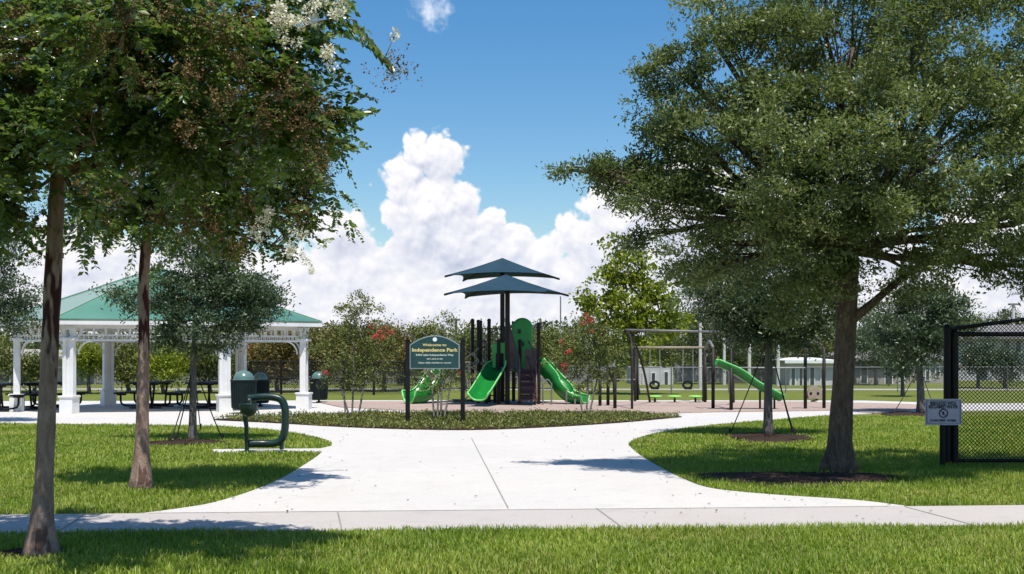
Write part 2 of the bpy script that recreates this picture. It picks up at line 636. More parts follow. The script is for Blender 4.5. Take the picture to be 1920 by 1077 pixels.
MT['pale'] = M('pale_lettering', (0.52, 0.60, 0.50), 0.5, 0.05)
MT['sign_edge'] = M('sign_edge', (0.24, 0.30, 0.32), 0.5, 0.05)
MT['emblem'] = M('emblem_white', (0.75, 0.80, 0.80), 0.5, 0.02)
MT['lavender'] = M('lavender_sign', (0.40, 0.39, 0.50), 0.45, 0.05)
MT['ink'] = M('sign_ink', (0.020, 0.020, 0.032), 0.6, 0.1)
MT['strap'] = M('strap_webbing', (0.018, 0.016, 0.014), 0.8, 0.1)

MT['crape_leaf'] = leaf_mat('crape_leaf', (0.034, 0.074, 0.018), (0.115, 0.180, 0.040), (0.26, 0.31, 0.080), 0.27, 0.45, 0.8)
MT['seed'] = leaf_mat('seed_heads', (0.070, 0.036, 0.014), (0.150, 0.088, 0.036), (0.23, 0.155, 0.065), 0.7, 0.1, 0.2)
MT['petal'] = leaf_mat('white_petals', (0.60, 0.52, 0.45), (0.78, 0.74, 0.68), (0.85, 0.84, 0.80), 0.7, 0.3, 0.2)
MT['red_petal'] = leaf_mat('red_petals', (0.36, 0.020, 0.030), (0.55, 0.045, 0.060), (0.65, 0.12, 0.12), 0.6, 0.3, 0.2)
MT['oak_leaf'] = leaf_mat('oak_leaf', (0.038, 0.066, 0.024), (0.138, 0.176, 0.060), (0.31, 0.34, 0.125), 0.40, 0.44, 0.55, 0.7, 0.9)
MT['young_oak_leaf'] = leaf_mat('young_oak_leaf', (0.030, 0.062, 0.030), (0.080, 0.122, 0.058), (0.170, 0.205, 0.100), 0.4, 0.18, 0.5)
MT['yellow_leaf'] = leaf_mat('yellow_green_leaf', (0.075, 0.115, 0.010), (0.20, 0.245, 0.020), (0.40, 0.40, 0.045), 0.5, 0.35, 0.3)
MT['olive_leaf'] = leaf_mat('olive_leaf', (0.052, 0.074, 0.018), (0.140, 0.165, 0.042), (0.275, 0.270, 0.070), 0.5, 0.2, 0.3)
MT['rust_leaf'] = leaf_mat('rust_tinged_leaf', (0.065, 0.068, 0.018), (0.195, 0.150, 0.045), (0.34, 0.185, 0.080), 0.5, 0.2, 0.3, 0.8, 0.7)
MT['far_leaf'] = leaf_mat('far_forest_leaf', (0.036, 0.056, 0.020), (0.080, 0.105, 0.036), (0.145, 0.160, 0.055), 0.6, 0.15, 0.2, 0.9, 0.25)
MT['cover_leaf'] = leaf_mat('ground_cover_leaf', (0.055, 0.075, 0.016), (0.155, 0.175, 0.038), (0.32, 0.30, 0.075), 0.45, 0.2, 0.4)
MT['blade'] = leaf_mat('grass_blade', (0.105, 0.180, 0.017), (0.225, 0.310, 0.036), (0.430, 0.470, 0.090), 0.5, 0.42, 0.3, 0.55, 0.8, 0.07)
MT['crape_bark'] = bark('crape_bark', (0.20, 0.128, 0.096), (0.37, 0.265, 0.210), (0.10, 0.062, 0.045), (0.050, 0.015, 0.011))
MT['oak_bark'] = bark('oak_bark', (0.060, 0.042, 0.028), (0.155, 0.118, 0.085), (0.035, 0.025, 0.018), None, (9, 9, 2.5))
MT['young_bark'] = bark('young_bark', (0.085, 0.075, 0.065), (0.18, 0.165, 0.145), (0.05, 0.045, 0.04))

# ---------------------------------------------------------------- the ground, paths, beds
def poly(pts, n=4):
    """smoothed ground outline from picture positions"""
    return [tuple(G(x, y)) [:2] for x, y in pts]


def smooth_poly(px, n=5):
    pts = [G(x, y) for x, y in px]
    return [(p.x, p.y) for p in spline(pts, n)]


gnd = MB()
gnd.add([(-900, -40, 0), (900, -40, 0), (900, 1500, 0), (-900, 1500, 0)], [(0, 1, 2, 3)])
tag(gnd.build('ground', MT['lawn']), 'lawn and open grass around the park', kind='structure')

left_edge = smooth_poly([(262, 967), (330, 958), (400, 946), (480, 921), (540, 893), (588, 863), (604, 850)])
pad_edge = [tuple(G(x, y)[:2]) for x, y in [(600, 848.5), (402, 850.5), (398, 845), (600, 843.5)]]
tip_edge = smooth_poly([(622, 838.5), (619, 831), (595, 822), (545, 812.5), (470, 804.5), (380, 800), (200, 797.5), (0, 795.5), (-160, 794)])
far_edge = [tuple(G(x, y)[:2]) for x, y in [(-160, 754), (300, 753), (700, 752), (1200, 752), (1620, 752.5), (1800, 758), (2050, 757)]]
right_far = smooth_poly([(2050, 769), (1850, 771), (1700, 774), (1550, 781), (1450, 789), (1350, 797), (1260, 808), (1200, 822), (1179, 832)])
right_edge = smooth_poly([(1179, 838), (1200, 856), (1240, 880), (1290, 905), (1340, 920), (1450, 931), (1600, 941), (1695, 952)])
plaza = left_edge + pad_edge + tip_edge + far_edge + right_far + right_edge
swF, swN = (G(0, 968.5), G(1920, 950.5)), (G(0, 1004), G(1920, 989))


def on_line(a, b, x):
    t = (x - a.x) / (b.x - a.x)
    return (x, a.y + (b.y - a.y) * t)


# close the plaza along the sidewalk's far edge
plaza = plaza + [on_line(swF[0], swF[1], plaza[-1][0]), on_line(swF[0], swF[1], plaza[0][0])]
sidewalk = [on_line(*swF, -30), on_line(*swF, 30), on_line(*swN, 30), on_line(*swN, -30)]
path_o = tag(MB().sheet(plaza, -0.15, 0.022).build('path', MT['concrete']), 'pale concrete plaza and path', kind='structure')
walk_o = tag(MB().slab(sidewalk, -0.15, 0.018).build('sidewalk', MT['sidewalk']), 'greyer concrete sidewalk along the front lawn', kind='structure')


def strip(mb, a, b, w, z0=0.016, z1=0.0265):
    a, b = Vector((a[0], a[1], 0)), Vector((b[0], b[1], 0))
    d = (b - a).normalized()
    s = Vector((-d.y, d.x, 0)) * w / 2
    mb.slab([tuple((a + s)[:2]), tuple((b + s)[:2]), tuple((b - s)[:2]), tuple((a - s)[:2])], z0, z1)


jt = MB()
strip(jt, G(884, 824), G(953, 958), 0.014)
jt.build('joint', MT['joint'], path_o)['kind'] = 'structure'
jt = MB()
for a, b in (((633, 963), (641, 998)), ((1118, 957), (1168, 994)), ((160, 968), (108, 1002)), ((1697, 954), (1830, 990))):
    strip(jt, G(*a), G(*b), 0.015, 0.012, 0.0225)
a0, b0 = on_line(*swF, -3.6), on_line(*swF, 3.9)
strip(jt, (a0[0], a0[1] - 0.012), (b0[0], b0[1] - 0.012), 0.016, 0.012, 0.0225)
jt.build('joint', MT['joint'], walk_o)['kind'] = 'structure'

bed_poly = smooth_poly([(400, 790), (520, 796), (640, 803), (760, 807.5), (880, 809), (1000, 805), (1150, 796), (1278, 784.5)], 4) + \
    smooth_poly([(1200, 781), (1000, 780), (820, 780), (700, 782), (560, 784), (450, 787)], 3)
tag(MB().sheet(bed_poly, 0.0, 0.05).build('planting_bed', MT['dark_mulch']), 'soil of the planted island', kind='structure')
mul_poly = [tuple(G(x, y)[:2]) for x, y in [(598, 757), (640, 766), (760, 772), (900, 777), (1000, 779), (1200, 778.5), (1350, 775), (1500, 773),
                                            (1565, 772), (1640, 777), (1700, 772.5), (1760, 764), (1700, 760), (1500, 755.5), (1000, 755), (598, 755)]]
tag(MB().slab(mul_poly, 0.0, 0.045).build('playground_mulch', MT['mulch']), 'pinkish wood mulch of the playground', kind='structure')
far_walk = MB().slab([(-40, 52.5), (60, 51.0), (60, 52.6), (-40, 54.0)], -0.1, 0.02)
tag(far_walk.build('far_path', MT['sidewalk']), 'pale path beyond the far lawn', kind='structure')


def ring(name, c, rx, ry, h, seed):
    rnd = random.Random(seed)
    mb = MB()
    vs, fs = [(c.x, c.y, h)], []
    for k, (q, z) in enumerate(((0.45, h * 0.85), (0.8, h * 0.45), (1.0, 0.004))):
        for j in range(28):
            a = 2 * math.pi * j / 28
            q2 = q * (1 + 0.16 * math.sin(3 * a + seed) + rnd.uniform(-.07, .07))
            vs.append((c.x + rx * q2 * math.cos(a), c.y + ry * q2 * math.sin(a), z + rnd.uniform(0, .012)))
    for j in range(28):
        fs.append((0, 1 + j, 1 + (j + 1) % 28))
        for k in range(2):
            a, b = 1 + k * 28 + j, 1 + k * 28 + (j + 1) % 28
            fs.append((a, a + 28, b + 28, b))
    mb.add(vs, fs)
    # loose chips
    for _ in range(260):
        a, q = rnd.uniform(0, 6.283), math.sqrt(rnd.random()) * 1.05
        x, y = c.x + rx * q * math.cos(a), c.y + ry * q * math.sin(a)
        z = 0.012 + h * max(0, 1 - q)
        mb.box((x, y, z), (rnd.uniform(.03, .09), rnd.uniform(.012, .03), .012), rnd.uniform(0, 3.1))
    return mb.build(name, MT['dark_mulch'])


RINGS = [(G(1500, 899), 1.45, .85), (G(1440, 822), 0.85, 1.35), (G(345, 832), 0.75, 0.8), (G(60, 1040), 0.30, 0.26), (G(1720, 778), 0.8, 1.4)]
ring_labels = ['mulch around the large oak', 'mulch around the strapped oak', 'mulch around the young oak', 'bare soil at the front crape myrtle', 'mulch around the far right oak']
for i, (c, rx, ry) in enumerate(RINGS):
    tag(ring('mulch_ring', c, rx, ry, 0.05 if i != 3 else 0.01, i), ring_labels[i], kind='structure')

# ---------------------------------------------------------------- grass blades
def inside(px, py, pg):
    r = np.zeros(len(px), bool)
    n = len(pg)
    for i in range(n):
        x0, y0 = pg[i]
        x1, y1 = pg[(i + 1) % n]
        if y0 == y1:
            continue
        c = ((y0 > py) != (y1 > py)) & (px < (x1 - x0) * (py - y0) / (y1 - y0) + x0)
        r ^= c
    return r


def grass(seed, y0, y1, dens, hgt, wid):
    rng = np.random.default_rng(seed)
    xm = lambda y: y * 960 / K + 1.2
    n = int(2 * xm(y1) * (y1 - y0) * dens)
    x = rng.uniform(-xm(y1), xm(y1), n)
    y = rng.uniform(y0, y1, n)
    k = np.abs(x) < xm(y)
    k &= ~inside(x, y, plaza) & ~inside(x, y, sidewalk)
    for (c, rx, ry) in RINGS:
        d = ((x - c.x) / rx) ** 2 + ((y - c.y) / ry) ** 2
        k &= d > rng.uniform(0.55, 1.1, n)
    x, y = x[k], y[k]
    n = len(x)
    # patchiness
    ph = np.sin(x * 2.1 + 1.3 * np.sin(y * 1.7)) * np.sin(y * 2.9 + 1.1 * np.sin(x * 1.3))
    a = rng.uniform(0, 2 * np.pi, n)
    h = hgt * (0.5 + 0.75 * rng.random(n) ** 1.4) * (1 + 0.24 * ph)
    lean = rng.uniform(0.15, 0.95, n) * h
    wv = wid * rng.uniform(0.7, 1.25, n)
    dx, dy = np.cos(a), np.sin(a)
    sx, sy = -dy * wv / 2, dx * wv / 2
    z0 = np.zeros(n) - 0.003
    V = np.stack([
        np.stack([x - sx, y - sy, z0], 1), np.stack([x + sx, y + sy, z0], 1),
        np.stack([x + sx * .85 + dx * lean * .35, y + sy * .85 + dy * lean * .35, h * .62], 1),
        np.stack([x - sx * .85 + dx * lean * .35, y - sy * .85 + dy * lean * .35, h * .62], 1),
        np.stack([x + dx * lean, y + dy * lean, h * rng.uniform(.8, 1.0, n)], 1)], 1).reshape(-1, 3)
    b = (np.arange(n) * 5)[:, None]
    F = np.concatenate([b + np.array([[0, 1, 2]]), b + np.array([[0, 2, 3]]), b + np.array([[3, 2, 4]])], 1).reshape(-1, 3)
    return V, F


parts = [grass(1, 7.0, 8.4, 1100, .07, .011), grass(2, 8.4, 11.0, 3800, .068, .0085), grass(3, 11.0, 17.0, 1900, .060, .010),
         grass(4, 17.0, 30.0, 720, .055, .016)]
off, Vs, Fs = 0, [], []
for v_, f_ in parts:
    Vs.append(v_)
    Fs.append(f_ + off)
    off += len(v_)
go_ = np_mesh('grass', np.concatenate(Vs), np.concatenate(Fs), MT['blade'])
tag(go_, 'mown green grass blades of the lawns', 'grass', kind='stuff')

# ---------------------------------------------------------------- foliage
def unit(a):
    return a / np.maximum(np.linalg.norm(a, axis=1, keepdims=True), 1e-9)


def leaf_geo(p, ax, nr, ln, ratio=0.42, fold=0.10):
    """one folded leaf per row: base, two sides, tip"""
    ax = unit(ax)
    sd = unit(np.cross(ax, nr))
    nr = np.cross(sd, ax)
    ln = ln[:, None]
    mid = p + ax * ln * .48
    V = np.stack([p, mid + sd * ln * ratio / 2 + nr * ln * fold, p + ax * ln, mid - sd * ln * ratio / 2 + nr * ln * fold], 1).reshape(-1, 3)
    b = (np.arange(len(p)) * 4)[:, None]
    F = np.concatenate([b + np.array([[0, 1, 2]]), b + np.array([[0, 2, 3]])], 1).reshape(-1, 3)
    return V, F


def lobes3(px, Y):
    """crown lobes given as (x, y, radius, depth offset) about a tree at depth Y -> centre and radii in metres"""
    out = []
    for (x, y, r, d) in px:
        k = Y / K
        c = P(x, y, Y + d)
        out.append((np.array(c), np.array((r * k, max(r * k * .9, .25), r * k * .92))))
    return out


def clusters(lobes, n, rng, inner=0.3, holes=0.0, hs=1.6, per=1, csd=.2):
    N_ = n
    n = max(20, n // per)
    w = np.array([l[1][0] * l[1][2] + .3 * l[1][0] ** 3 + .04 * max(q_[1][0] for q_ in lobes) ** 2 for l in lobes])
    w = w / w.sum()
    idx = rng.choice(len(lobes), n, p=w)
    d = unit(rng.normal(size=(n, 3)))
    rad = (inner ** 3 + (1 - inner ** 3) * rng.random(n)) ** (1 / 3)
    # uneven outline
    wob = np.array([noise.noise(Vector(q) * 2.3 + Vector((i_ * 3.1, 0, 0))) for q, i_ in zip(d, idx)])
    rad = rad * (1 + 0.28 * wob)
    c = np.array([lobes[i][0] for i in idx])
    r = np.array([lobes[i][1] for i in idx])
    p = c + d * rad[:, None] * r
    if per > 1:
        # boughs: several twigs gathered round each clump, flattened, so that gaps stay between clumps
        sc = np.exp(rng.normal(size=len(p)) * .25)
        p = np.repeat(p, per, 0) + rng.normal(size=(len(p) * per, 3)) * np.array([csd, csd, csd * .55]) * np.repeat(sc, per)[:, None]
        d = np.repeat(d, per, 0)
    if holes > 0:
        q = np.array([noise.noise(Vector(a) * hs) for a in p])
        keep = q > (-0.55 + holes)
        p, d = p[keep], d[keep]
    return p, d


def tuft_leaves(p, d, m, cr, ln, rng, up=0.25, ratio=0.42):
    n = len(p)
    P_ = np.repeat(p, m, 0)
    D_ = np.repeat(d, m, 0)
    g = rng.normal(size=(n * m, 3))
    pos = P_ + g * np.array([cr, cr, cr * .65])
    ax = unit(D_ * .4 + rng.normal(size=(n * m, 3)) * .8 + np.array([0, 0, up]))
    nr = unit(rng.normal(size=(n * m, 3)) * .75 + np.array([0, 0, .8]))
    return leaf_geo(pos, ax, nr, ln * rng.uniform(.6, 1.2, n * m), ratio)


def frond_leaves(p, d, m, L, ln, rng, ratio=0.5, droop=0.5):
    """twigs of leaves set in two rows; also returns the twig lines"""
    n = len(p)
    dirn = unit(d * .8 + rng.normal(size=(n, 3)) * .45 + np.array([0, 0, .05]))
    Ls = L * rng.uniform(.55, 1.25, n)
    t = (np.arange(m) // 2 + .5) / (m / 2)
    side = np.where(np.arange(m) % 2 == 0, 1.0, -1.0)
    sd = unit(np.cross(dirn, np.array([0, 0, 1.0])) + 1e-4)
    sag = -droop * Ls[:, None] * (t[None, :] ** 2)
    pos = p[:, None, :] + dirn[:, None, :] * (t[None, :, None] * Ls[:, None, None])
    pos[:, :, 2] += sag
    ax = sd[:, None, :] * side[None, :, None] * .9 + dirn[:, None, :] * .45 + np.array([0, 0, -.25])
    ax = ax + rng.normal(size=ax.shape) * .22
    nr = np.array([0, -.25, .75]) + rng.normal(size=ax.shape) * .65
    lnv = ln * rng.uniform(.7, 1.15, n * m) * np.tile(1 - .35 * t ** 2, n)
    end = p + dirn * Ls[:, None]
    end[:, 2] -= droop * Ls
    mid = p + dirn * Ls[:, None] * .5
    mid[:, 2] -= droop * Ls * .25
    V, F = leaf_geo(pos.reshape(-1, 3), ax.reshape(-1, 3), unit(nr.reshape(-1, 3)), lnv, ratio)
    return V, F, (p, mid, end)


def puff(centres, m, r, ln, rng, ratio=.7):
    """small clumps (flowers or seed heads)"""
    n = len(centres)
    d = unit(rng.normal(size=(n * m, 3)))
    pos = np.repeat(centres, m, 0) + d * (r * rng.random(n * m) ** (1 / 2.2))[:, None] * np.array([1, 1, 1.1])
    return leaf_geo(pos, unit(d + rng.normal(size=d.shape) * .7), unit(rng.normal(size=d.shape)), ln * rng.uniform(.6, 1.2, n * m), ratio)


def join(parts):
    off, V, F = 0, [], []
    for v_, f_ in parts:
        V.append(v_)
        F.append(f_ + off)
        off += len(v_)
    return np.concatenate(V), np.concatenate(F)


def limb(mb, a, b, r0, r1, rnd, n=6, bend=0.15, seg=5):
    a, b = Vector(a), Vector(b)
    L = (b - a).length
    pts, rs = [], []
    off = Vector((rnd.uniform(-1, 1), rnd.uniform(-1, 1), rnd.uniform(-.2, .8))) * bend * L
    for i in range(seg + 1):
        t = i / seg
        pts.append(a.lerp(b, t) + off * (4 * t * (1 - t)) * .5 + (Vector((rnd.uniform(-1, 1), rnd.uniform(-1, 1), rnd.uniform(-1, 1))) * .02 * L if 0 < i < seg else Vector()))
        rs.append(r0 + (r1 - r0) * t)
    mb.tube(pts, rs, n)
    return pts


def trunk_tube(mb, pts, rs, rnd, n=12, flare=1.5):
    pts = [Vector(p) for p in pts]
    sp = spline(pts, 6)
    N = len(sp)
    rr = []
    for i in range(N):
        t = i / (N - 1) * (len(rs) - 1)
        k = min(int(t), len(rs) - 2)
        rr.append((rs[k] + (rs[k + 1] - rs[k]) * (t - k)) * (1 + rnd.uniform(-.035, .035)))
    h0 = sp[0].z
    for i in range(N):
        z = sp[i].z - h0
        rr[i] *= 1 + (flare - 1) * math.exp(-z / (rs[0] * 1.6))
    sp[0] = sp[0] - Vector((0, 0, .04))
    mb.tube(sp, rr, n)


def tree(name, label, group, base, trunk, radii, lobes, n, m, ln, leaf, barkm, seed, style='tuft', cr=0.12, inner=.3, holes=.12, hs=1.6,
         ratio=.44, L=.35, droop=.45, twigs=5, limbs=True, flare=1.5, limb_r=.55, cat='tree', stems=None, tn=12, per=1, csd=.2):
    rng = np.random.default_rng(seed)
    rnd = random.Random(seed)
    root = empty(name, base, label, cat, group)
    mb = MB()
    trunk_tube(mb, trunk, radii, rnd, tn + 6 if tn >= 12 else tn, flare)
    for st in (stems or []):
        trunk_tube(mb, st[0], st[1], rnd, 7, 1.15)
    p, d = clusters(lobes, n, rng, inner, holes, hs, per, csd)
    top = Vector(trunk[-1])
    if limbs:
        r1 = radii[-1]
        low = Vector(trunk[-2])
        for (c, r) in lobes:
            c = Vector(c)
            s = low.lerp(top, rnd.uniform(.55, 1.0))
            lr = r1 * limb_r * rnd.uniform(.7, 1.1)
            path_ = limb(mb, s, c, lr, lr * .4, rnd, 6, .18, 6)
            dist = np.linalg.norm(p - np.array(c), axis=1)
            near = np.argsort(dist)[:max(twigs * 6, 6)]
            for q in rnd.sample(list(near), min(twigs, len(near))):
                limb(mb, path_[rnd.choice((3, 4, 5, 6))], p[q], lr * .38, lr * .08, rnd, 4, .12, 3)
    tw = None
    if style == 'frond':
        V, F, tw = frond_leaves(p, d, m, L, ln, rng, ratio, droop)
        a, b, c = tw
        for q in range(0, len(a), 3):
            mb.tube([a[q], b[q], c[q]], [.0035, .003, .0015], 3, caps=False)
    else:
        V, F = tuft_leaves(p, d, m, cr, ln, rng, ratio=ratio)
    np_mesh('crown', V, F, leaf, root)
    to_ = mb.build('trunk', barkm, root, smooth=True)
    if tn >= 12:
        for v in to_.data.vertices:
            q = v.co
            rad = Vector((q.x, q.y, 0))
            if q.z < 2.6 and rad.length < 1.0 and rad.length > 1e-4:
                u = rad.normalized()
                k = noise.noise(Vector((u.x * 1.6 + seed, u.y * 1.6, q.z * .5))) * .10 + noise.noise(Vector((u.x * 4 + seed, u.y * 4, q.z * 3))) * .05
                k += math.exp(-max(q.z, 0) / .16) * (.22 + .75 * noise.noise(Vector((u.x * 2.2, u.y * 2.2, seed * 1.7))))
                v.co = q + u * radii[0] * k
    return root, p, d, rng


# ---- front crape myrtles
Y1 = gy(1045)
T1l = [(40, 140, 150, 0), (210, 90, 160, .2), (370, 110, 140, -.2), (500, 90, 110, .1), (520, 200, 95, 0), (330, 230, 120, .4), (180, 270, 90, -.5),
       (-120, 150, 190, 0), (120, -40, 110, .2), (380, -30, 100, 0), (560, 30, 60, -.1), (-60, 330, 110, .1), (30, 370, 55, .2), (575, 250, 50, .1),
       (-190, 30, 130, .3), (250, 20, 150, -.9), (150, 385, 34, .5), (20, 60, 140, .9)]
t1 = [P(75, 1045, Y1), P(82, 900, Y1), P(91, 700, Y1), P(100, 500, Y1), P(106, 380, Y1), P(112, 300, Y1)]
r1_, p1, d1, rg1 = tree('crape_myrtle', 'nearest crape myrtle at the front left with a mottled grey trunk and brown seed heads', 'mature crape myrtles by the sidewalk',
                        (t1[0].x, t1[0].y, 0), t1, [.088, .070, .066, .064, .062, .056], lobes3([(x_, y_, q_, d_ - .55) for (x_, y_, q_, d_) in T1l], Y1), 3800, 18, .084, MT['crape_leaf'], MT['crape_bark'], 11,
                        style='frond', holes=.30, hs=2.1, ratio=.54, per=9, csd=.12, droop=.22, L=.27, twigs=4, flare=1.7, limb_r=.48)
Y2 = gy(920)
T2l = [(250, 340, 95, 0), (360, 330, 120, .3), (480, 330, 110, 0), (420, 420, 62, -.1), (530, 430, 55, 0), (555, 475, 30, 0), (600, 350, 52, .1), (190, 380, 60, -.2),
       (330, 210, 140, 0), (480, 220, 120, .2), (560, 290, 75, -.2), (160, 320, 70, .3), (300, 400, 45, -.4), (460, 400, 70, .5), (400, 300, 100, -.8), (610, 300, 35, 0), (125, 430, 26, .2)]
t2 = [P(264, 920, Y2), P(267, 780, Y2), P(270, 640, Y2), P(270, 520, Y2), P(276, 440, Y2), P(280, 400, Y2)]
r2_, p2, d2, rg2 = tree('crape_myrtle', 'second crape myrtle with dark red peeling bark between the front trunk and the strapped oak', 'mature crape myrtles by the sidewalk',
                        (t2[0].x, t2[0].y, 0), t2, [.100, .074, .066, .062, .060, .052], lobes3(T2l, Y2), 2700, 18, .092, MT['crape_leaf'], MT['crape_bark'], 12,
                        style='frond', holes=.28, hs=2.0, ratio=.54, per=9, csd=.135, droop=.22, L=.30, twigs=4, flare=1.6, limb_r=.46)


def arch_branch(Y1=Y1 - .55):
    """the long arching shoot at the right of the front crape myrtle"""
    pts = spline([P(470, 90, Y1), P(560, 55, Y1), P(625, 38, Y1), (P(680, 62, Y1 - .05)), P(715, 100, Y1 - .08), P(738, 128, Y1 - .1)], 5)
    rng = np.random.default_rng(5)
    ps, axs, nrs, lns = [], [], [], []
    N = len(pts)
    for i in range(3, N - 2):
        for sub in (0.0, .5):
            for s in (-1, 1):
                q = pts[i].lerp(pts[min(i + 1, N - 1)], sub)
                t = (pts[min(i + 1, N - 1)] - pts[i - 1]).normalized()
                ps.append(q)
                axs.append(Vector((0, s, 0)) * .7 + t * .3 + Vector((0, 0, -.75)) + Vector(rng.normal(size=3)) * .2)
                nrs.append(Vector((-.1, -.6, .8)) + Vector(rng.normal(size=3)) * .3)
                lns.append(.098)
    V, F = leaf_geo(np.array(ps), np.array(axs), np.array(nrs), np.array(lns) * rng.uniform(.8, 1.15, len(ps)), .52)
    V2, F2 = tuft_leaves(np.array([P(738, 135, Y1 - .1)]), np.array([(0.3, 0, -.6)]), 26, .055, .04, rng)
    V, F = join([(V, F), (V2, F2)])
    np_mesh('foliage', V, F, MT['crape_leaf'], r1_)
    mb = MB()
    mb.tube(pts, [.006 + .008 * (1 - i / N) for i in range(N)], 5)
    mb.tube([P(722, 108, Y1 - .08), P(732, 85, Y1 - .08), P(738, 66, Y1 - .08)], .003, 4)
    mb.build('shoot_stem', MT['crape_bark'], r1_, smooth=True)


arch_branch()


def panicles(root, Y, spots, mat, name, rng, r, m, ln, dY=-.9, spread=1.0):
    cs = []
    for (x, y, k) in spots:
        c = np.array(P(x, y, Y + dY))
        for _ in range(max(1, int(5 * k))):
            cs.append(c + rng.normal(size=3) * np.array([.045, .045, .055]) * k * spread)
    V, F = puff(np.array(cs), m, r, ln, rng)
    np_mesh(name, V, F, mat, root)


rsd = np.random.default_rng(77)


def random_spots(p, d, n, rng):
    front = np.where(d[:, 1] < .15)[0]
    return p[rng.choice(front, n, replace=False)], n


def seed_heads(root, p, d, Y, spots, n, rng, k):
    q, _ = random_spots(p, d, n, rng)
    cs = []
    for c in list(q) + [np.array(P(x, y, Y)) for (x, y, _s) in spots]:
        for _ in range(44):
            cs.append(c + rng.normal(size=3) * np.array([.058, .058, .068]) * k)
    V, F = puff(np.array(cs), 7, .022 * k, .017 * k, rng, .8)
    np_mesh('seed_clusters', V, F, MT['seed'], root)


seed_heads(r1_, p1, d1, Y1 - 1.85, [(130, 15, 1.2), (175, 85, 1.2), (315, 15, 1.6), (470, 30, 1.6), (350, 140, 1.2), (450, 115, 1.1), (540, 160, 1.0), (20, 110, 1.0), (210, 70, 1.2),
                                   (600, 200, .9), (740, 128, .8), (560, 235, .8), (90, 60, 1), (30, 20, 1), (240, 30, 1), (400, 40, 1), (270, 150, 1), (600, 290, 1), (500, 210, 1), (350, 240, 1), (420, 180, 1)], 34, rsd, 1.0)
seed_heads(r2_, p2, d2, Y2 - 1.1, [(250, 330, 1.2), (190, 400, .8), (400, 430, 1.2), (350, 420, 1.0), (460, 320, 1.2), (520, 330, 1.0), (590, 330, .9), (300, 400, 1.0), (440, 470, .8), (560, 400, 1), (220, 360, 1), (330, 340, 1), (420, 300, 1), (540, 300, 1), (610, 320, 1), (380, 390, 1), (470, 380, 1), (150, 350, 1)], 16, rsd, 1.25)
panicles(r1_, Y1, [(535, 40, 1.5), (552, 52, 1.3), (630, 14, 1.1), (640, 4, .8), (619, 108, .8), (590, 12, 1.2), (738, 66, .25), (510, 28, .7)], MT['petal'], 'blossoms', rsd, .036, 34, .026, -1.6)
panicles(r2_, Y2, [(490, 425, 1.4), (478, 440, .9), (548, 470, 1.3), (570, 490, 1.0), (560, 440, .9), (500, 400, .8)], MT['petal'], 'blossoms', rsd, .042, 32, .030, -.9)

# ---- large live oak on the right
Y3 = gy(885)
T3l = [(1450, 130, 150, -1.2), (1340, 190, 100, -.8), (1275, 140, 66, -.6), (1600, 90, 180, -1.6), (1800, 110, 190, -1.4), (1760, 300, 170, -1.9), (1560, 290, 170, -2.0),
       (1390, 320, 140, -1.3), (1270, 320, 90, -.8), (1170, 340, 52, -.5), (1105, 325, 38, -.5), (1062, 318, 20, -.4), (1140, 330, 44, -.5), (1185, 318, 56, -.6), (1215, 350, 56, -.7), (1290, 410, 70, -1.0), (1215, 440, 40, -.6), (1400, 460, 100, -.8), (1330, 500, 55, -.6),
       (1550, 440, 110, -1.3), (1700, 440, 110, -1.0), (1850, 420, 120, -1.4), (1690, 500, 62, -.3), (1840, 500, 52, -.6), (1530, 520, 60, -.5), (1450, 540, 60, -.2),
       (1500, -60, 130, -1.0), (1750, -60, 150, -1.2), (2020, 180, 200, -1.0), (2000, 400, 150, -.8), (2080, -30, 200, -.9), (1330, 40, 60, -.7), (1640, 300, 150, .7), (1480, 260, 150, .6),
       (1800, 250, 150, .8), (1600, 20, 180, .5), (1260, 230, 55, -.7), (1230, 370, 60, -.9), (1960, 500, 60, -.6)]
t3 = [P(1572, 885, Y3), P(1577, 790, Y3), P(1583, 690, Y3), P(1587, 590, Y3), P(1590, 520, Y3), P(1594, 450, Y3 - .2)]
r3_, p3, d3, rg3 = tree('live_oak', 'large live oak with a broad dark crown over the right lawn', None, (t3[0].x, t3[0].y, 0), t3, [.160, .146, .138, .138, .138, .12],
                        lobes3(T3l, Y3), 12500, 24, .066, MT['oak_leaf'], MT['oak_bark'], 21, cr=.065, per=14, csd=.15, inner=.5, holes=.29, hs=1.3, twigs=7, flare=1.45, limb_r=.5, ratio=.44, tn=16)
mbx = MB()
mbx.tube(spline([P(1597, 600, Y3 - .05), P(1625, 578, Y3 - .1), P(1655, 552, Y3 - .1), P(1700, 515, Y3 - .2), P(1760, 470, Y3 - .3)], 4), [.075 - .0028 * i for i in range(17)], 8)
mbx.build('branch', MT['oak_bark'], r3_, smooth=True)

# ---- young oaks
YO = gy(828)
lo = [(370, 560, 80, 0), (305, 570, 58, .1), (440, 575, 58, -.1), (370, 505, 62, .1), (258, 585, 34, 0), (478, 590, 34, 0), (455, 540, 44, 0), (365, 620, 52, -.1), (335, 462, 40, .1), (415, 475, 48, 0),
      (498, 560, 20, 0), (222, 545, 15, 0), (420, 625, 35, 0), (310, 622, 32, 0)]
to = [P(361, 828, YO), P(362, 760, YO), P(363, 690, YO), P(366, 640, YO), P(368, 570, YO)]
oak_a, _, _, _ = tree('young_oak', 'small young oak held by straps in front of the white pavilion', 'young oaks held by straps', (to[0].x, to[0].y, 0), to, [.072, .064, .058, .052, .036],
                      lobes3(lo, YO), 1700, 22, .074, MT['young_oak_leaf'], MT['young_bark'], 31, cr=.08, per=8, csd=.13, inner=.2, holes=.18, hs=2.0, twigs=6, limb_r=.5, flare=1.35)
YM = gy(818)
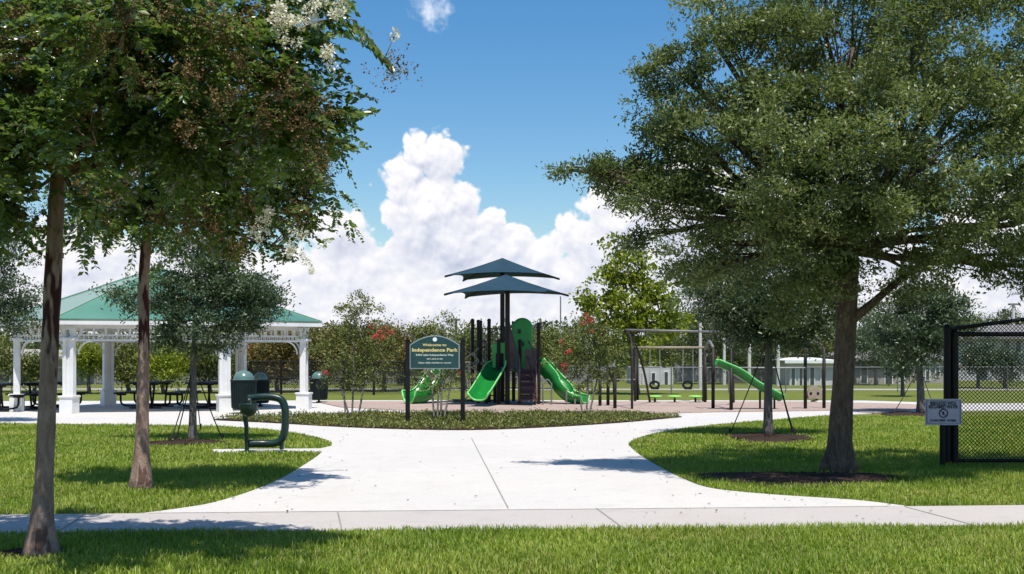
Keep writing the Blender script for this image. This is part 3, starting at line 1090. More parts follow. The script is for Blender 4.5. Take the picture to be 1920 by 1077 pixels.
lm = [(1440, 560, 100, 0), (1360, 540, 70, .1), (1520, 570, 76, 0), (1430, 480, 90, .2), (1540, 520, 60, .1), (1330, 575, 48, -.1), (1400, 610, 48, -.2), (1490, 615, 50, 0), (1570, 560, 44, 0), (1440, 610, 50, -.2)]
tm = [P(1440, 818, YM), P(1440, 740, YM), P(1441, 680, YM), P(1441, 630, YM), P(1440, 560, YM)]
oak_b, _, _, _ = tree('young_oak', 'strapped young oak on the mulch ring left of the large live oak', 'young oaks held by straps', (tm[0].x, tm[0].y, 0), tm, [.088, .08, .075, .07, .05],
                      lobes3(lm, YM), 2100, 22, .082, MT['young_oak_leaf'], MT['young_bark'], 32, cr=.10, per=8, csd=.16, inner=.3, holes=.10, hs=1.6, twigs=6, limb_r=.5, flare=1.2)
YR = gy(776)
lr_ = [(1715, 600, 70, 0), (1672, 612, 44, 0), (1768, 612, 46, 0), (1722, 550, 52, .2), (1742, 655, 36, 0), (1682, 655, 32, 0), (1650, 590, 26, 0), (1790, 580, 30, 0), (1720, 660, 30, -.2)]
tr_ = [P(1727, 776, YR), P(1726, 730, YR), P(1724, 690, YR), P(1722, 655, YR), P(1720, 600, YR)]
oak_c, _, _, _ = tree('young_oak', 'young oak on the far lawn just left of the chain link fence', 'young oaks held by straps', (tr_[0].x, tr_[0].y, 0), tr_, [.10, .095, .085, .08, .05],
                      lobes3(lr_, YR), 1050, 20, .10, MT['young_oak_leaf'], MT['young_bark'], 33, cr=.11, per=7, csd=.18, inner=.3, holes=.10, hs=1.5, twigs=5, limb_r=.5, flare=1.2)
YL = 27.0
ll = [(8, 545, 52, 0), (-50, 540, 75, 0), (28, 600, 34, 0), (-30, 470, 56, 0), (30, 490, 26, 0), (-40, 610, 50, 0), (45, 560, 22, .1)]
tl = [G(-40, gy(YL) if False else 664 + 3520 / YL), P(-40, 740, YL), P(-39, 690, YL), P(-38, 640, YL), P(-36, 560, YL)]
tree('young_oak', 'young oak cut by the left edge of the picture', 'young oaks held by straps', (tl[0].x, tl[0].y, 0), tl, [.085, .08, .07, .06, .04],
     lobes3(ll, YL), 900, 20, .085, MT['young_oak_leaf'], MT['young_bark'], 34, cr=.09, per=7, csd=.15, inner=.25, holes=.15, hs=1.8, twigs=5, limb_r=.5, flare=1.2)


def straps(root, lines, Y):
    for (a, b) in lines:
        mb = MB()
        A = P(a[0], a[1], Y)
        B = G(*b)
        n_ = 8
        pts = [A.lerp(B, i / n_) - Vector((0, 0, .05 * math.sin(math.pi * i / n_))) for i in range(n_ + 1)]
        mb.tube(pts, .011, 5)
        mb.box(B + Vector((0, 0, .05)), (.03, .03, .16))
        mb.build('guy_strap', MT['strap'], root)


straps(oak_a, [((362, 690), (318, 832)), ((362, 692), (328, 830)), ((366, 690), (418, 826)), ((364, 680), (376, 806))], YO)
straps(oak_b, [((1438, 640), (1368, 815)), ((1443, 640), (1486, 812)), ((1444, 646), (1490, 818))], YM)
straps(oak_c, [((1722, 690), (1674, 777)), ((1725, 690), (1760, 782))], YR)

# ---- flowering crape myrtles of the island
def shrub(px, py, lobes, stems, label, seed, n, leaf, red, ln=.05):
    Y = gy(py)
    b = G(px, py, .04)
    st = []
    for (x0, x1, y1) in stems:
        a = G(x0, py, .03)
        e = P(x1, y1, Y)
        st.append(([a, a.lerp(e, .5) + Vector((.01, 0, 0)), e], [.026, .022, .012]))
    root, p, d, rng = tree('flowering_crape_myrtle', label, 'young crape myrtles in the planted island', b, st[0][0], st[0][1], lobes3(lobes, Y), n, 16, ln, leaf, MT['young_bark'], seed,
                           cr=.07, per=6, csd=.13, inner=.15, holes=.15, hs=2.4, twigs=5, flare=1.1, limb_r=.5, stems=st[1:], tn=7, cat='shrub', ratio=.5)
    if red:
        panicles(root, Y, red, MT['red_petal'], 'blossoms', rng, .06, 26, .040, -.75, 2.0)
    return root


ls = [(662, 650, 62, 0), (615, 650, 42, 0), (712, 660, 42, 0), (665, 600, 40, 0), (690, 585, 18, 0), (655, 580, 18, 0), (682, 560, 10, 0), (650, 610, 30, .1), (665, 700, 46, 0), (630, 700, 30, 0), (700, 705, 28, 0), (702, 575, 8, 0), (730, 640, 18, 0)]
shrub(662, 781, ls, [(648, 640, 690), (660, 664, 640), (672, 690, 670), (655, 620, 670)], 'tall young crape myrtle with a red bloom left of the park sign', 41, 620, MT['olive_leaf'], [(710, 626, 1.0), (722, 622, .7), (612, 700, .5), (716, 632, .7)], .075)
ls2 = [(828, 700, 34, 0), (800, 715, 26, .1), (852, 705, 22, 0), (822, 660, 28, .1), (835, 610, 16, .1), (836, 590, 8, .1), (870, 700, 14, 0), (765, 620, 6, .1), (832, 630, 14, .1)]
shrub(824, 788, ls2, [(814, 806, 690), (826, 832, 610), (832, 850, 690), (820, 822, 680)], 'multi stemmed crape myrtle growing right behind the park sign', 42, 260, MT['olive_leaf'], [(862, 705, .5)], .06)
ls3 = [(1105, 650, 52, 0), (1068, 670, 34, 0), (1145, 660, 34, 0), (1108, 620, 34, 0), (1100, 700, 40, 0), (1072, 705, 26, 0), (1140, 700, 28, 0), (1130, 625, 26, 0), (1080, 640, 28, 0)]
shrub(1099, 780, ls3, [(1092, 1080, 690), (1099, 1106, 640), (1104, 1130, 660)], 'bushy crape myrtle with red blooms beside the right hand green slide', 43, 500, MT['olive_leaf'], [(1105, 605, 1.0), (1060, 688, .7), (1100, 600, .7), (1072, 662, .5), (1052, 640, .3)], .075)


# ---- ground cover on the island
def ground_cover():
    rng = np.random.default_rng(8)
    xs = [p[0] for p in bed_poly]
    ys = [p[1] for p in bed_poly]
    n = 8000
    x = rng.uniform(min(xs), max(xs), n)
    y = rng.uniform(min(ys), max(ys), n)
    k = inside(x, y, bed_poly)
    x, y = x[k], y[k]
    z = .03 + .055 * rng.random(len(x)) + .035 * np.sin(x * 3.1) * np.sin(y * 2.2)
    p = np.stack([x, y, z], 1)
    V, F = tuft_leaves(p, np.tile((0, 0, 1.0), (len(p), 1)), 12, .06, .058, rng, .6, .5)
    V[:, 2] = np.maximum(V[:, 2], .03)
    tag(np_mesh('ground_cover', V, F, MT['cover_leaf']), 'low leafy ground cover filling the island', 'ground cover', kind='stuff')


ground_cover()

def leaf_litter():
    rng = np.random.default_rng(14)
    n = 900
    y = rng.uniform(10.4, 27, n)
    x = rng.uniform(-1, 1, n) * (y * .44 + .5)
    # mostly under the trees and along the edges of the concrete
    w_ = np.exp(-((x + 3.6) / 1.6) ** 2) + np.exp(-((x - 3.0) / 1.8) ** 2) + .12
    k = (rng.random(n) < w_) & (inside(x, y, plaza) | inside(x, y, sidewalk))
    x, y = x[k], y[k]
    p = np.stack([x, y, np.full(len(x), .029)], 1)
    a = rng.uniform(0, 6.283, len(x))
    ax = np.stack([np.cos(a), np.sin(a), rng.uniform(-.05, .3, len(x))], 1)
    V, F = leaf_geo(p, ax, np.tile((0, 0, 1.0), (len(x), 1)), rng.uniform(.025, .06, len(x)), .5, .12)
    tag(np_mesh('leaf_litter', V, F, MT['seed']), 'dry fallen leaves scattered on the concrete', 'fallen leaves', kind='stuff')


leaf_litter()

# ---------------------------------------------------------------- the pavilion
def pavilion():
    hexpx = [(32, 773), (130, 777.5), (421, 774), (570, 769), (452, 760.5), (203, 762)]
    base = [G(x, y) for x, y in hexpx]
    cen = sum(base, Vector()) / 6
    cen = P(298, 600, 33.6)
    cen.z = 0
    root = empty('park_pavilion', cen, 'white pavilion with a green metal roof on paired columns', 'pavilion')
    ze = 2.42
    ap = Vector((cen.x, cen.y, 4.03))
    # roof: shallow pyramid over the six sides, with standing seams
    eave = []
    for b in base:
        d = (b - cen)
        d.z = 0
        e = b + d.normalized() * .50
        eave.append(Vector((e.x, e.y, ze + .06)))
    rf = MB()
    n = 6
    rf.add([tuple(e) for e in eave] + [tuple(ap)], [(i, (i + 1) % n, n) for i in range(n)])
    roof = rf.build('roof', MT['green_roof'], root, solid=-.05)
    sm = MB()
    for i in range(n):
        a, b = eave[i], eave[(i + 1) % n]
        L = (b - a).length
        k = int(L / .42)
        nrm = (b - a).cross(ap - a).normalized()
        if nrm.z < 0: nrm = -nrm
        for j in range(1, k):
            t = j / k
            s = a.lerp(b, t)
            # seam runs straight up the slope until it meets a hip
            up = (ap - (a + b) / 2).normalized()
            mid = abs(t - .5) * 2
            e = s.lerp(ap + (s - (a + b) / 2), (1 - mid))
            sm.bar(s + nrm * .02, e + nrm * .02, .028, .05)
        sm.bar(a + Vector((0, 0, .03)), ap + Vector((0, 0, .03)), .09, .07)
    sm.build('roof_seam', MT['green_roof'], root)
    fa = MB()
    for i in range(n):
        a, b = eave[i], eave[(i + 1) % n]
        fa.bar(a - Vector((0, 0, .06)), b - Vector((0, 0, .06)), .05, .10)
    fa.build('fascia', MT['white'], root)
    cl = MB()
    inn = [Vector((c.x, c.y, ze - .01)) for c in [cen + (e - cen) * .93 for e in eave]]
    cl.add([(p.x, p.y, ze - .015) for p in inn] + [(cen.x, cen.y, ze + .9)], [((i + 1) % n, i, 6) for i in range(n)])
    cl.build('ceiling', MT['white'], root)
    # columns: a plinth, two square posts with a recessed panel, a collar and a cap
    for i, b in enumerate(base):
        a_, c_ = base[i - 1], base[(i + 1) % n]
        tdir = ((c_ - b).normalized() - (a_ - b).normalized())
        th = math.atan2(tdir.y, tdir.x)
        Mx = Matrix.Rotation(th, 3, 'Z')
        mb = MB()
        w_ = .31
        mb.box(b + Vector((0, 0, .23)), (w_ + .06, w_ + .06, .46), th)
        mb.box(b + Vector((0, 0, .475)), (w_ + .11, w_ + .11, .05), th)
        for sx in (-1, 1):
            mb.box(b + Mx @ Vector((sx * .105, 0, 0)) + Vector((0, 0, 1.42)), (.095, .17, 1.84), th)
        if i not in (0, 3):
            mb.box(b + Vector((0, 0, 1.24)), (.13, .06, 1.48), th)
        mb.box(b + Vector((0, 0, 2.00)), (w_ + .12, .32, .07), th)
        mb.box(b + Vector((0, 0, 2.30)), (w_ + .04, w_ * .7, .12), th)
        mb.build('column', MT['white'], root, bevel=.008)
    # frieze between the columns with balusters and curved brackets
    for i in range(n):
        a, b = base[i], base[(i + 1) % n]
        d = (b - a).normalized()
        L = (b - a).length
        up = Vector((0, 0, 1))
        mb = MB()
        for z, hh_ in ((2.33, .11), (2.10, .035), (1.965, .05)):
            mb.bar(a + up * z + d * .1, b + up * z - d * .1, .055, hh_)
        k = max(3, int(L / .30))
        for j in range(1, k):
            s = a.lerp(b, j / k)
            mb.bar(s + up * 2.10, s + up * 2.30, .05)
        k2 = max(6, int(L / .12))
        for j in range(1, k2):
            s = a.lerp(b, j / k2)
            mb.bar(s + up * 1.97, s + up * 2.09, .022)
        mb.build('frieze', MT['white'], root)
        for (s, sg) in ((a, 1), (b, -1)):
            pts = []
            for q in range(9):
                an = math.pi / 2 * q / 8
                r_ = min(.36, L * .18)
                pts.append(s + d * sg * (.22 + r_ * (1 - math.cos(an))) + up * (1.95 - r_ * (1 - math.sin(an))))
            mb2 = MB()
            mb2.tube(pts, .022, 6)
            mb2.build('bracket', MT['white'], root)
    return root


pavilion()

# ---------------------------------------------------------------- picnic tables
def make_table(label, loc, rz):
    root = empty('picnic_table', loc, label, 'picnic table', 'picnic tables under the pavilion')
    L0 = Vector(loc)

    def sl(name, y, z, w, th=.045):
        mb = MB()
        for k in range(max(2, int(w / .09))):
            nn = max(2, int(w / .09))
            yy = y - w / 2 + (k + .5) * w / nn
            mb.box(L0 + Vector((0, yy, z)), (1.8, w / nn - .012, th))
        for xx in (-.6, .6):
            mb.box(L0 + Vector((xx, y, z - th)), (.05, w, th))
        mb.build(name, MT['black'], root)
    sl('table_top', 0, .745, .74)
    sl('bench', -.70, .45, .27)
    sl('bench', .70, .45, .27)
    for xx in (-.62, .62):
        mb = MB()
        mb.tube([L0 + Vector((xx, -.26, .70)), L0 + Vector((xx, -.20, .06)), L0 + Vector((xx, .20, .06)), L0 + Vector((xx, .26, .70))], .032, 6)
        mb.tube(spline([L0 + Vector((xx, -.72, .42)), L0 + Vector((xx, -.66, .12)), L0 + Vector((xx, -.2, .08)), L0 + Vector((xx, .2, .08)), L0 + Vector((xx, .66, .12)), L0 + Vector((xx, .72, .42))], 4), .030, 6)
        mb.box(L0 + Vector((xx, 0, .02)), (.10, .9, .04))
        mb.build('leg_frame', MT['black'], root)
    root.rotation_euler = (0, 0, rz)
    return root


Z0 = Vector((0, 0, .022))
tb = make_table('dark picnic table between the second crape myrtle trunk and the young oak', G(285, 766) + Z0, R(90))
dup(tb, G(90, 768) + Z0, R(88), 'dark picnic table partly hidden by the nearest crape myrtle trunk')
dup(tb, G(392, 766.5) + Z0, R(84), 'dark picnic table beside the front right pavilion column')
dup(tb, G(2, 772) + Z0, R(92), 'dark picnic table at the left edge outside the leftmost column')

# ---------------------------------------------------------------- litter bins
def make_bin(label, loc, h, r, group='dark green litter bins'):
    root = empty('litter_bin', loc, label, 'litter bin', group)
    b = Vector(loc)
    mb = MB()
    mb.lathe(b, [(r * .30, 0), (r * .30, .05), (r * .12, .06), (r * .12, h * .10), (r * .85, h * .10), (r * .93, h * .13), (r, h * .72), (r * 1.05, h * .725), (r * 1.06, h * .76), (r * .9, h * .765)], 28)
    for k in range(28):
        a = 2 * math.pi * k / 28
        c, s = math.cos(a), math.sin(a)
        mb.bar(b + Vector((c * r * .94, s * r * .94, h * .14)), b + Vector((c * r * 1.01, s * r * 1.01, h * .71)), .035, .012)
    mb.build('body', MT['bin_green'], root, smooth='auto')
    ld = MB()
    pr = [(r * .84, h * .766)] + [(r * .80 * math.cos(t * math.pi / 2 / 8), h * .775 + h * .205 * math.sin(t * math.pi / 2 / 8)) for t in range(9)]
    pr[-1] = (.01, pr[-1][1])
    ld.lathe(b, pr, 24)
    ld.build('lid', MT['dome'], root, smooth='auto')
    return root


make_bin('dark bin with domed lid behind the drinking fountain', G(457, 777) + Z0, 1.17, .335)
make_bin('dark bin with domed lid right of the right hand pavilion column', G(598, 757.0) + Z0, 1.04, .29)
make_bin('half hidden bin behind the bin at the drinking fountain', G(488, 764) + Z0, 1.05, .27)

# ---------------------------------------------------------------- drinking fountain
def fountain():
    b = G(463, 848.5, .02)
    Yf = b.y
    root = empty('drinking_fountain', b, 'dark green drinking fountain with a looped pipe frame on a concrete pad', 'drinking fountain')
    mb = MB()
    mb.tube([P(463, 849, Yf), P(462, 800, Yf), P(459, 775, Yf)], [.036, .036, .044], 12)
    mb.lathe(b, [(.07, 0), (.07, .012), (.04, .016)], 16)
    mb.build('post', MT['dark_green'], root, smooth='auto')
    fr = MB()
    Yb = Yf + .10
    loop = spline([P(466, 747, Yb), P(490, 744.5, Yb), P(512, 745, Yb), P(527, 750, Yb), P(534, 764, Yb), P(535, 785, Yb), P(534, 806, Yb), P(529, 823, Yb), P(516, 831, Yb), P(494, 832, Yb), P(466, 832, Yb - .08)], 4)
    fr.tube(loop, .062, 14)
    fr.build('pipe_frame', MT['dark_green'], root, smooth='auto')
    ft = MB()
    ft.tube([P(528, 828, Yb), P(528, 843, Yb)], .035, 8)
    q = G(528, 843.5, .02)
    ft.lathe(Vector((q.x, Yb, .02)), [(.06, 0), (.06, .015), (.03, .02)], 12)
    ft.build('foot', MT['dark_green'], root)
    bo = MB()
    c = P(466, 772, Yf - .10)
    bo.lathe(c, [(.02, -.09), (.07, -.07), (.12, -.02), (.145, .06), (.15, .12), (.135, .125), (.11, .07), (.03, .04)], 20)
    bo.build('bowl', MT['dark_green'], root, smooth='auto')
    sp = MB()
    c2 = P(466, 757, Yf - .10)
    sp.tube(spline([c2 + Vector((.02, .05, -.06)), c2 + Vector((.02, .05, .05)), c2 + Vector((.015, -.02, .075)), c2 + Vector((.01, -.06, .05))], 4), .012, 6)
    sp.tube([P(478, 760, Yf - .06), P(486, 775, Yf - .08), P(480, 786, Yf - .08)], .012, 6)
    sp.build('spout', MT['dome'], root, smooth='auto')
    return root


fountain()

# ---------------------------------------------------------------- park sign
def park_sign():
    Yp = gy(800)
    s = Yp / K
    b = G(815, 801, .03)
    root = empty('park_sign', b, 'arched dark green welcome sign on two black posts', 'sign')
    for x in (763, 867):
        mb = MB()
        c = G(x, 801, 0)
        ht = (801 - 640) * s
        mb.box(Vector((c.x, Yp, ht / 2)), (.095, .095, ht))
        mb.box(Vector((c.x, Yp, ht + .012)), (.115, .115, .024))
        mb.lathe(Vector((c.x, Yp, ht + .02)), [(.02, 0), (.02, .015), (.032, .035), (.02, .06), (.004, .07)], 10)
        mb.build('post', MT['black'], root, bevel=.004)

    def outline(x0, x1, yb, ys, yt, dx=0):
        pts = [P(x0, yb, Yp), P(x1, yb, Yp), P(x1, ys, Yp)]
        cx, hw = (x0 + x1) / 2, (x1 - x0) / 2
        N = 16
        for k in range(1, N):
            t = k / N * 2 - 1
            yy = ys - (ys - yt) * (1 - abs(t) ** 1.9)
            pts.append(P(cx - t * hw, yy, Yp))
        pts.append(P(x0, ys, Yp))
        return [(p.x, p.z) for p in pts]
    mb = MB()
    mb.prism_y(outline(768, 862, 692, 647, 629), Yp - .022, Yp + .022)
    mb.build('board', MT['sign_edge'], root)
    mb = MB()
    mb.prism_y(outline(770, 860, 690, 648, 631), Yp - .026, Yp - .0225)
    pn = mb.build('panel', MT['sign_green'], root)
    yf = Yp - .029
    for (tx, py, w_, h_, mi, bd) in (('Welcome to', 647.3, 45, .075, 0, .0025), ('Independence Park', 656.8, 86, .105, 0, .004),
                                    ('3404 Lake Independence Way', 666.0, 71, .060, 1, .0015), ('407-555-0142', 673.5, 30, .045, 1, .001),
                                    ('Open daily sunrise to sunset', 680.5, 62, .048, 1, .0012)):
        c = P(815, py, Yp)
        lt = MB()
        text_mesh(lt, tx, (c.x, yf, c.z), h_, w_ * s, 0, bd)
        lt.build('lettering', MT['pale' if mi else 'gold'], root)
    em = MB()
    c = P(815.5, 636.8, Yp)
    k = 18
    em.prism_y([(c.x + .045 * math.cos(6.283 * j / k) * (1 + .1 * math.cos(2 * 6.283 * j / k)), c.z + .048 * math.sin(6.283 * j / k)) for j in range(k)], Yp - .030, Yp - .0265)
    em.build('emblem', MT['emblem'], root)


park_sign()

# ---------------------------------------------------------------- reclaimed water sign and chain link gate
def water_sign():
    Ys = gy(875)
    s = Ys / K
    b = G(1767, 875)
    root = empty('water_sign', b, 'small lavender reclaimed water sign on a black post by the fence', 'sign')
    mb = MB()
    mb.tube([b - Vector((0, 0, .03)), Vector((b.x, Ys, 1.6 - (752 - HY) * s))], .040, 10)
    mb.build('post', MT['black'], root, smooth='auto')
    a, c = P(1732, 797, Ys), P(1800.5, 748, Ys)
    w_, h_ = c.x - a.x, c.z - a.z
    cx, cz = (a.x + c.x) / 2, (a.z + c.z) / 2
    mb = MB()
    mb.box((cx, Ys - .053, cz), (w_, .008, h_))
    mb.build('board', MT['lavender'], root, bevel=.002)
    yf = Ys - .0595
    for (tx, dz, hh_, ww, bd) in (('IRRIGATED WITH', .325, .068, .70, .0022), ('RECLAIMED WATER', .195, .068, .80, .0022), ('DO NOT DRINK   NO BEBA', -.325, .046, .70, .001)):
        lt = MB()
        text_mesh(lt, tx, (cx - .004, yf, cz + h_ * dz), hh_, w_ * ww, 0, bd)
        lt.build('lettering', MT['ink'], root)
    sy = MB()
    N = 28
    for j in range(N):
        a0, a1 = 6.283 * j / N, 6.283 * (j + 1) / N
        ro, ri = .066, .050
        q = [(cx + ri * math.cos(a0), cz - .018 + ri * math.sin(a0)), (cx + ro * math.cos(a0), cz - .018 + ro * math.sin(a0)),
             (cx + ro * math.cos(a1), cz - .018 + ro * math.sin(a1)), (cx + ri * math.cos(a1), cz - .018 + ri * math.sin(a1))]
        sy.prism_y(q, yf - .002, yf + .0015)
    sy.bar((cx - .040, yf - .0025, cz + .022), (cx + .040, yf - .0025, cz - .058), .013, .003)
    sy.prism_y([(cx - .018, cz + .008), (cx + .012, cz + .008), (cx + .008, cz - .042), (cx - .014, cz - .042)], yf - .0012, yf + .0015)
    sy.build('symbol', MT['ink'], root)
    bd = MB()
    for (x0, z0, x1, z1) in ((-1, -1, 1, -1), (-1, 1, 1, 1), (-1, -1, -1, 1), (1, -1, 1, 1)):
        bd.bar((cx + x0 * w_ * .455, yf, cz + z0 * h_ * .43), (cx + x1 * w_ * .455, yf, cz + z1 * h_ * .43), .008, .003)
    bd.build('border', MT['ink'], root)


water_sign()


def fence_right():
    Yg = gy(872)
    s = Yg / K
    root = empty('chain_link_fence', G(1775, 873), 'black chain link fence panel and gate frame at the right edge', 'fence')
    X0, X1 = P(1776, 700, Yg).x, 10.2
    xg = P(1790, 700, Yg).x

    def post(x, zt, r):
        mb = MB()
        mb.tube([Vector((x, Yg, -.05)), Vector((x, Yg, zt))], r, 12)
        mb.lathe(Vector((x, Yg, zt)), [(r * 1.15, 0), (r * 1.15, .03), (r * .7, .06), (r * .05, .075)], 12)
        mb.build('post', MT['black'], root, smooth='auto')
    post(X0, P(0, 617, Yg).z, .052)
    zt = P(0, 627, Yg).z
    zb = P(0, 864, Yg).z
    post(xg, zt, .052)
    post(X1 - 1.6, zt + .4, .05)
    fr = MB()
    fr.tube([Vector((xg, Yg, zt)), Vector((X1, Yg, zt))], .034, 10)
    fr.build('top_rail', MT['black'], root, smooth='auto')
    fr = MB()
    fr.tube([Vector((xg, Yg, zb)), Vector((X1, Yg, zb))], .026, 10)
    fr.build('bottom_rail', MT['black'], root, smooth='auto')
    sl_ = (P(0, 617, Yg).z - P(0, 598, Yg).z) / (P(1776, 0, Yg).x - P(1920, 0, Yg).x)
    zs = lambda x: P(0, 618, Yg).z + sl_ * (x - X0)
    fr = MB()
    fr.tube([Vector((X0, Yg + .005, zs(X0))), Vector((X1, Yg + .005, zs(X1)))], .030, 10)
    fr.build('sloped_rail', MT['black'], root, smooth='auto')
    # woven wire: two families of slanting wires
    mb = MB()
    st = .056
    hgt = zs(X1) - zb
    n_ = int((X1 - X0 + hgt) / st)
    for k in range(-int(hgt / st) - 1, n_):
        for sg in (1, -1):
            xa = X0 + k * st if sg == 1 else X0 + k * st + hgt
            pa, pb = Vector((xa, 0, zb)), Vector((xa + sg * hgt, 0, zb + hgt))
            t0, t1 = 0.0, 1.0
            # clip to the panel and to the sloped rail
            for lim, sign in ((xg, 1), (X1, -1)):
                da, db = sign * (pa.x - lim), sign * (pb.x - lim)
                if da < 0 and db < 0:
                    t0, t1 = 1, 0
                elif da < 0:
                    t0 = max(t0, da / (da - db))
                elif db < 0:
                    t1 = min(t1, da / (da - db))
            fa, fb = pa.z - zs(pa.x), pb.z - zs(pb.x)
            if fa > 0 and fb > 0:
                t0, t1 = 1, 0
            elif fb > 0:
                t1 = min(t1, fa / (fa - fb))
            elif fa > 0:
                t0 = max(t0, fa / (fa - fb))
            if t1 - t0 < .02:
                continue
            y = Yg + .036 + (.0025 if sg > 0 else -.0025)
            a = pa.lerp(pb, t0)
            b = pa.lerp(pb, t1)
            mb.bar((a.x, y, a.z), (b.x, y, b.z), .0072)
    mb.build('wire_mesh', MT['black'], root)


fence_right()

# ---------------------------------------------------------------- far fences
def screen_mat(name, col, fac):
    """woven wire seen from far: open diamonds between fine wires"""
    m, w = new_mat(name)
    tc = w.node('ShaderNodeTexCoord').outputs['Object']
    x, y, z = w.sep(tc)
    a = w.m('PINGPONG', w.m('ADD', x, z), .045)
    b = w.m('PINGPONG', w.m('SUBTRACT', x, z), .045)
    wire = w.m('LESS_THAN', w.m('MINIMUM', a, b), .045 * fac)
    tr = w.node('ShaderNodeBsdfTransparent')
    mx = w.node('ShaderNodeMixShader')
    w.put(mx.inputs[0], wire)
    w.nt.links.new(tr.outputs[0], mx.inputs[1])
    w.nt.links.new(pbsdf(w, col, .6), mx.inputs[2])
    return finish(m, w, mx.outputs[0])


MT['far_wire'] = screen_mat('far_black_wire', (0.015, 0.016, 0.017), .22)
MT['far_grey_wire'] = screen_mat('far_grey_wire', (0.12, 0.12, 0.12), .10)


def far_fence(label, a, b, h, step, postm, wirem, r=.035, mid=False):
    a, b = Vector(a), Vector(b)
    root = empty('chain_link_fence', a, label, 'fence', 'far chain link fences')
    L = (b - a).length
    n = int(L / step)
    for i in range(n + 1):
        q = a.lerp(b, i / n)
        mb = MB()
        mb.tube([q - Vector((0, 0, .05)), q + Vector((0, 0, h + .04))], r, 6)
        mb.build('post', postm, root)
    mb = MB()
    up = Vector((0, 0, h))
    mb.tube([a + up, b + up], r * .7, 6)
    if mid:
        mb.tube([a + up * .5, b + up * .5], r * .6, 6)
    mb.build('rail', postm, root)
    mb = MB()
    o = Vector((0, r * .9, 0))
    mb.add([a + o + Vector((0, 0, .05)), b + o + Vector((0, 0, .05)), b + o + up, a + o + up], [(0, 1, 2, 3)])
    mb.build('wire_mesh', wirem, root)


far_fence('black chain link fence behind the island and the right pavilion column', G(470, 740), G(760, 741.5), 1.30, 1.15, MT['black'], MT['far_wire'], .045, True)
far_fence('grey chain link fence beyond the playground behind the slides', G(764, 735.5), G(1110, 735.5), 1.25, 2.4, MT['grey'], MT['far_grey_wire'], .03, True)
far_fence('grey chain link fence beyond the swings and the right lawn', G(1150, 738), G(1990, 735), 1.05, 2.4, MT['grey'], MT['far_grey_wire'], .028)
far_fence('grey chain link fence on the lawn behind the pavilion', G(-80, 733), G(440, 735), 1.0, 2.4, MT['grey'], MT['far_grey_wire'], .028)

# ---------------------------------------------------------------- play structure
def chute(mb, path_, w, d, up=Vector((0, 0, 1)), n=10, flat=False):
    """half round trough swept along a path"""
    sp = spline(path_, 6)
    rows = []
    for i, p in enumerate(sp):
        t = (sp[min(i + 1, len(sp) - 1)] - sp[max(i - 1, 0)]).normalized()
        th = Vector((t.x, t.y, 0)).normalized()
        s = th.cross(up).normalized()
        nn = s.cross(t).normalized()
        row = []
        for j in range(n + 1):
            q = j / n * 2 - 1
            hgt = (d if not flat else d * (1 - .5 * (i / (len(sp) - 1)) ** 2.5)) * abs(q) ** 3.2
            row.append(p + s * (q * w / 2) + nn * hgt)
        rows.append(row)
    vs = [v for r in rows for v in r]
    fs = []
    for i in range(len(rows) - 1):
        for j in range(n):
            a = i * (n + 1) + j
            fs.append((a, a + 1, a + n + 2, a + n + 1))
    mb.add(vs, fs)
    return rows


def slide(root, path_, w, d, exit_rim=True, mat='slide', taper=False):
    mb = MB()
    rows = chute(mb, path_, w, d, flat=taper)
    o = mb.build('slide', MT[mat], root, smooth=True, solid=.03)
    r = MB()
    r.tube([q[0] for q in rows], .026, 6)
    r.tube([q[-1] for q in rows], .026, 6)
    if exit_rim:
        r.tube(rows[-1], .028, 6)
    r.build('rim', MT['rim'], o, smooth=True)
    return o


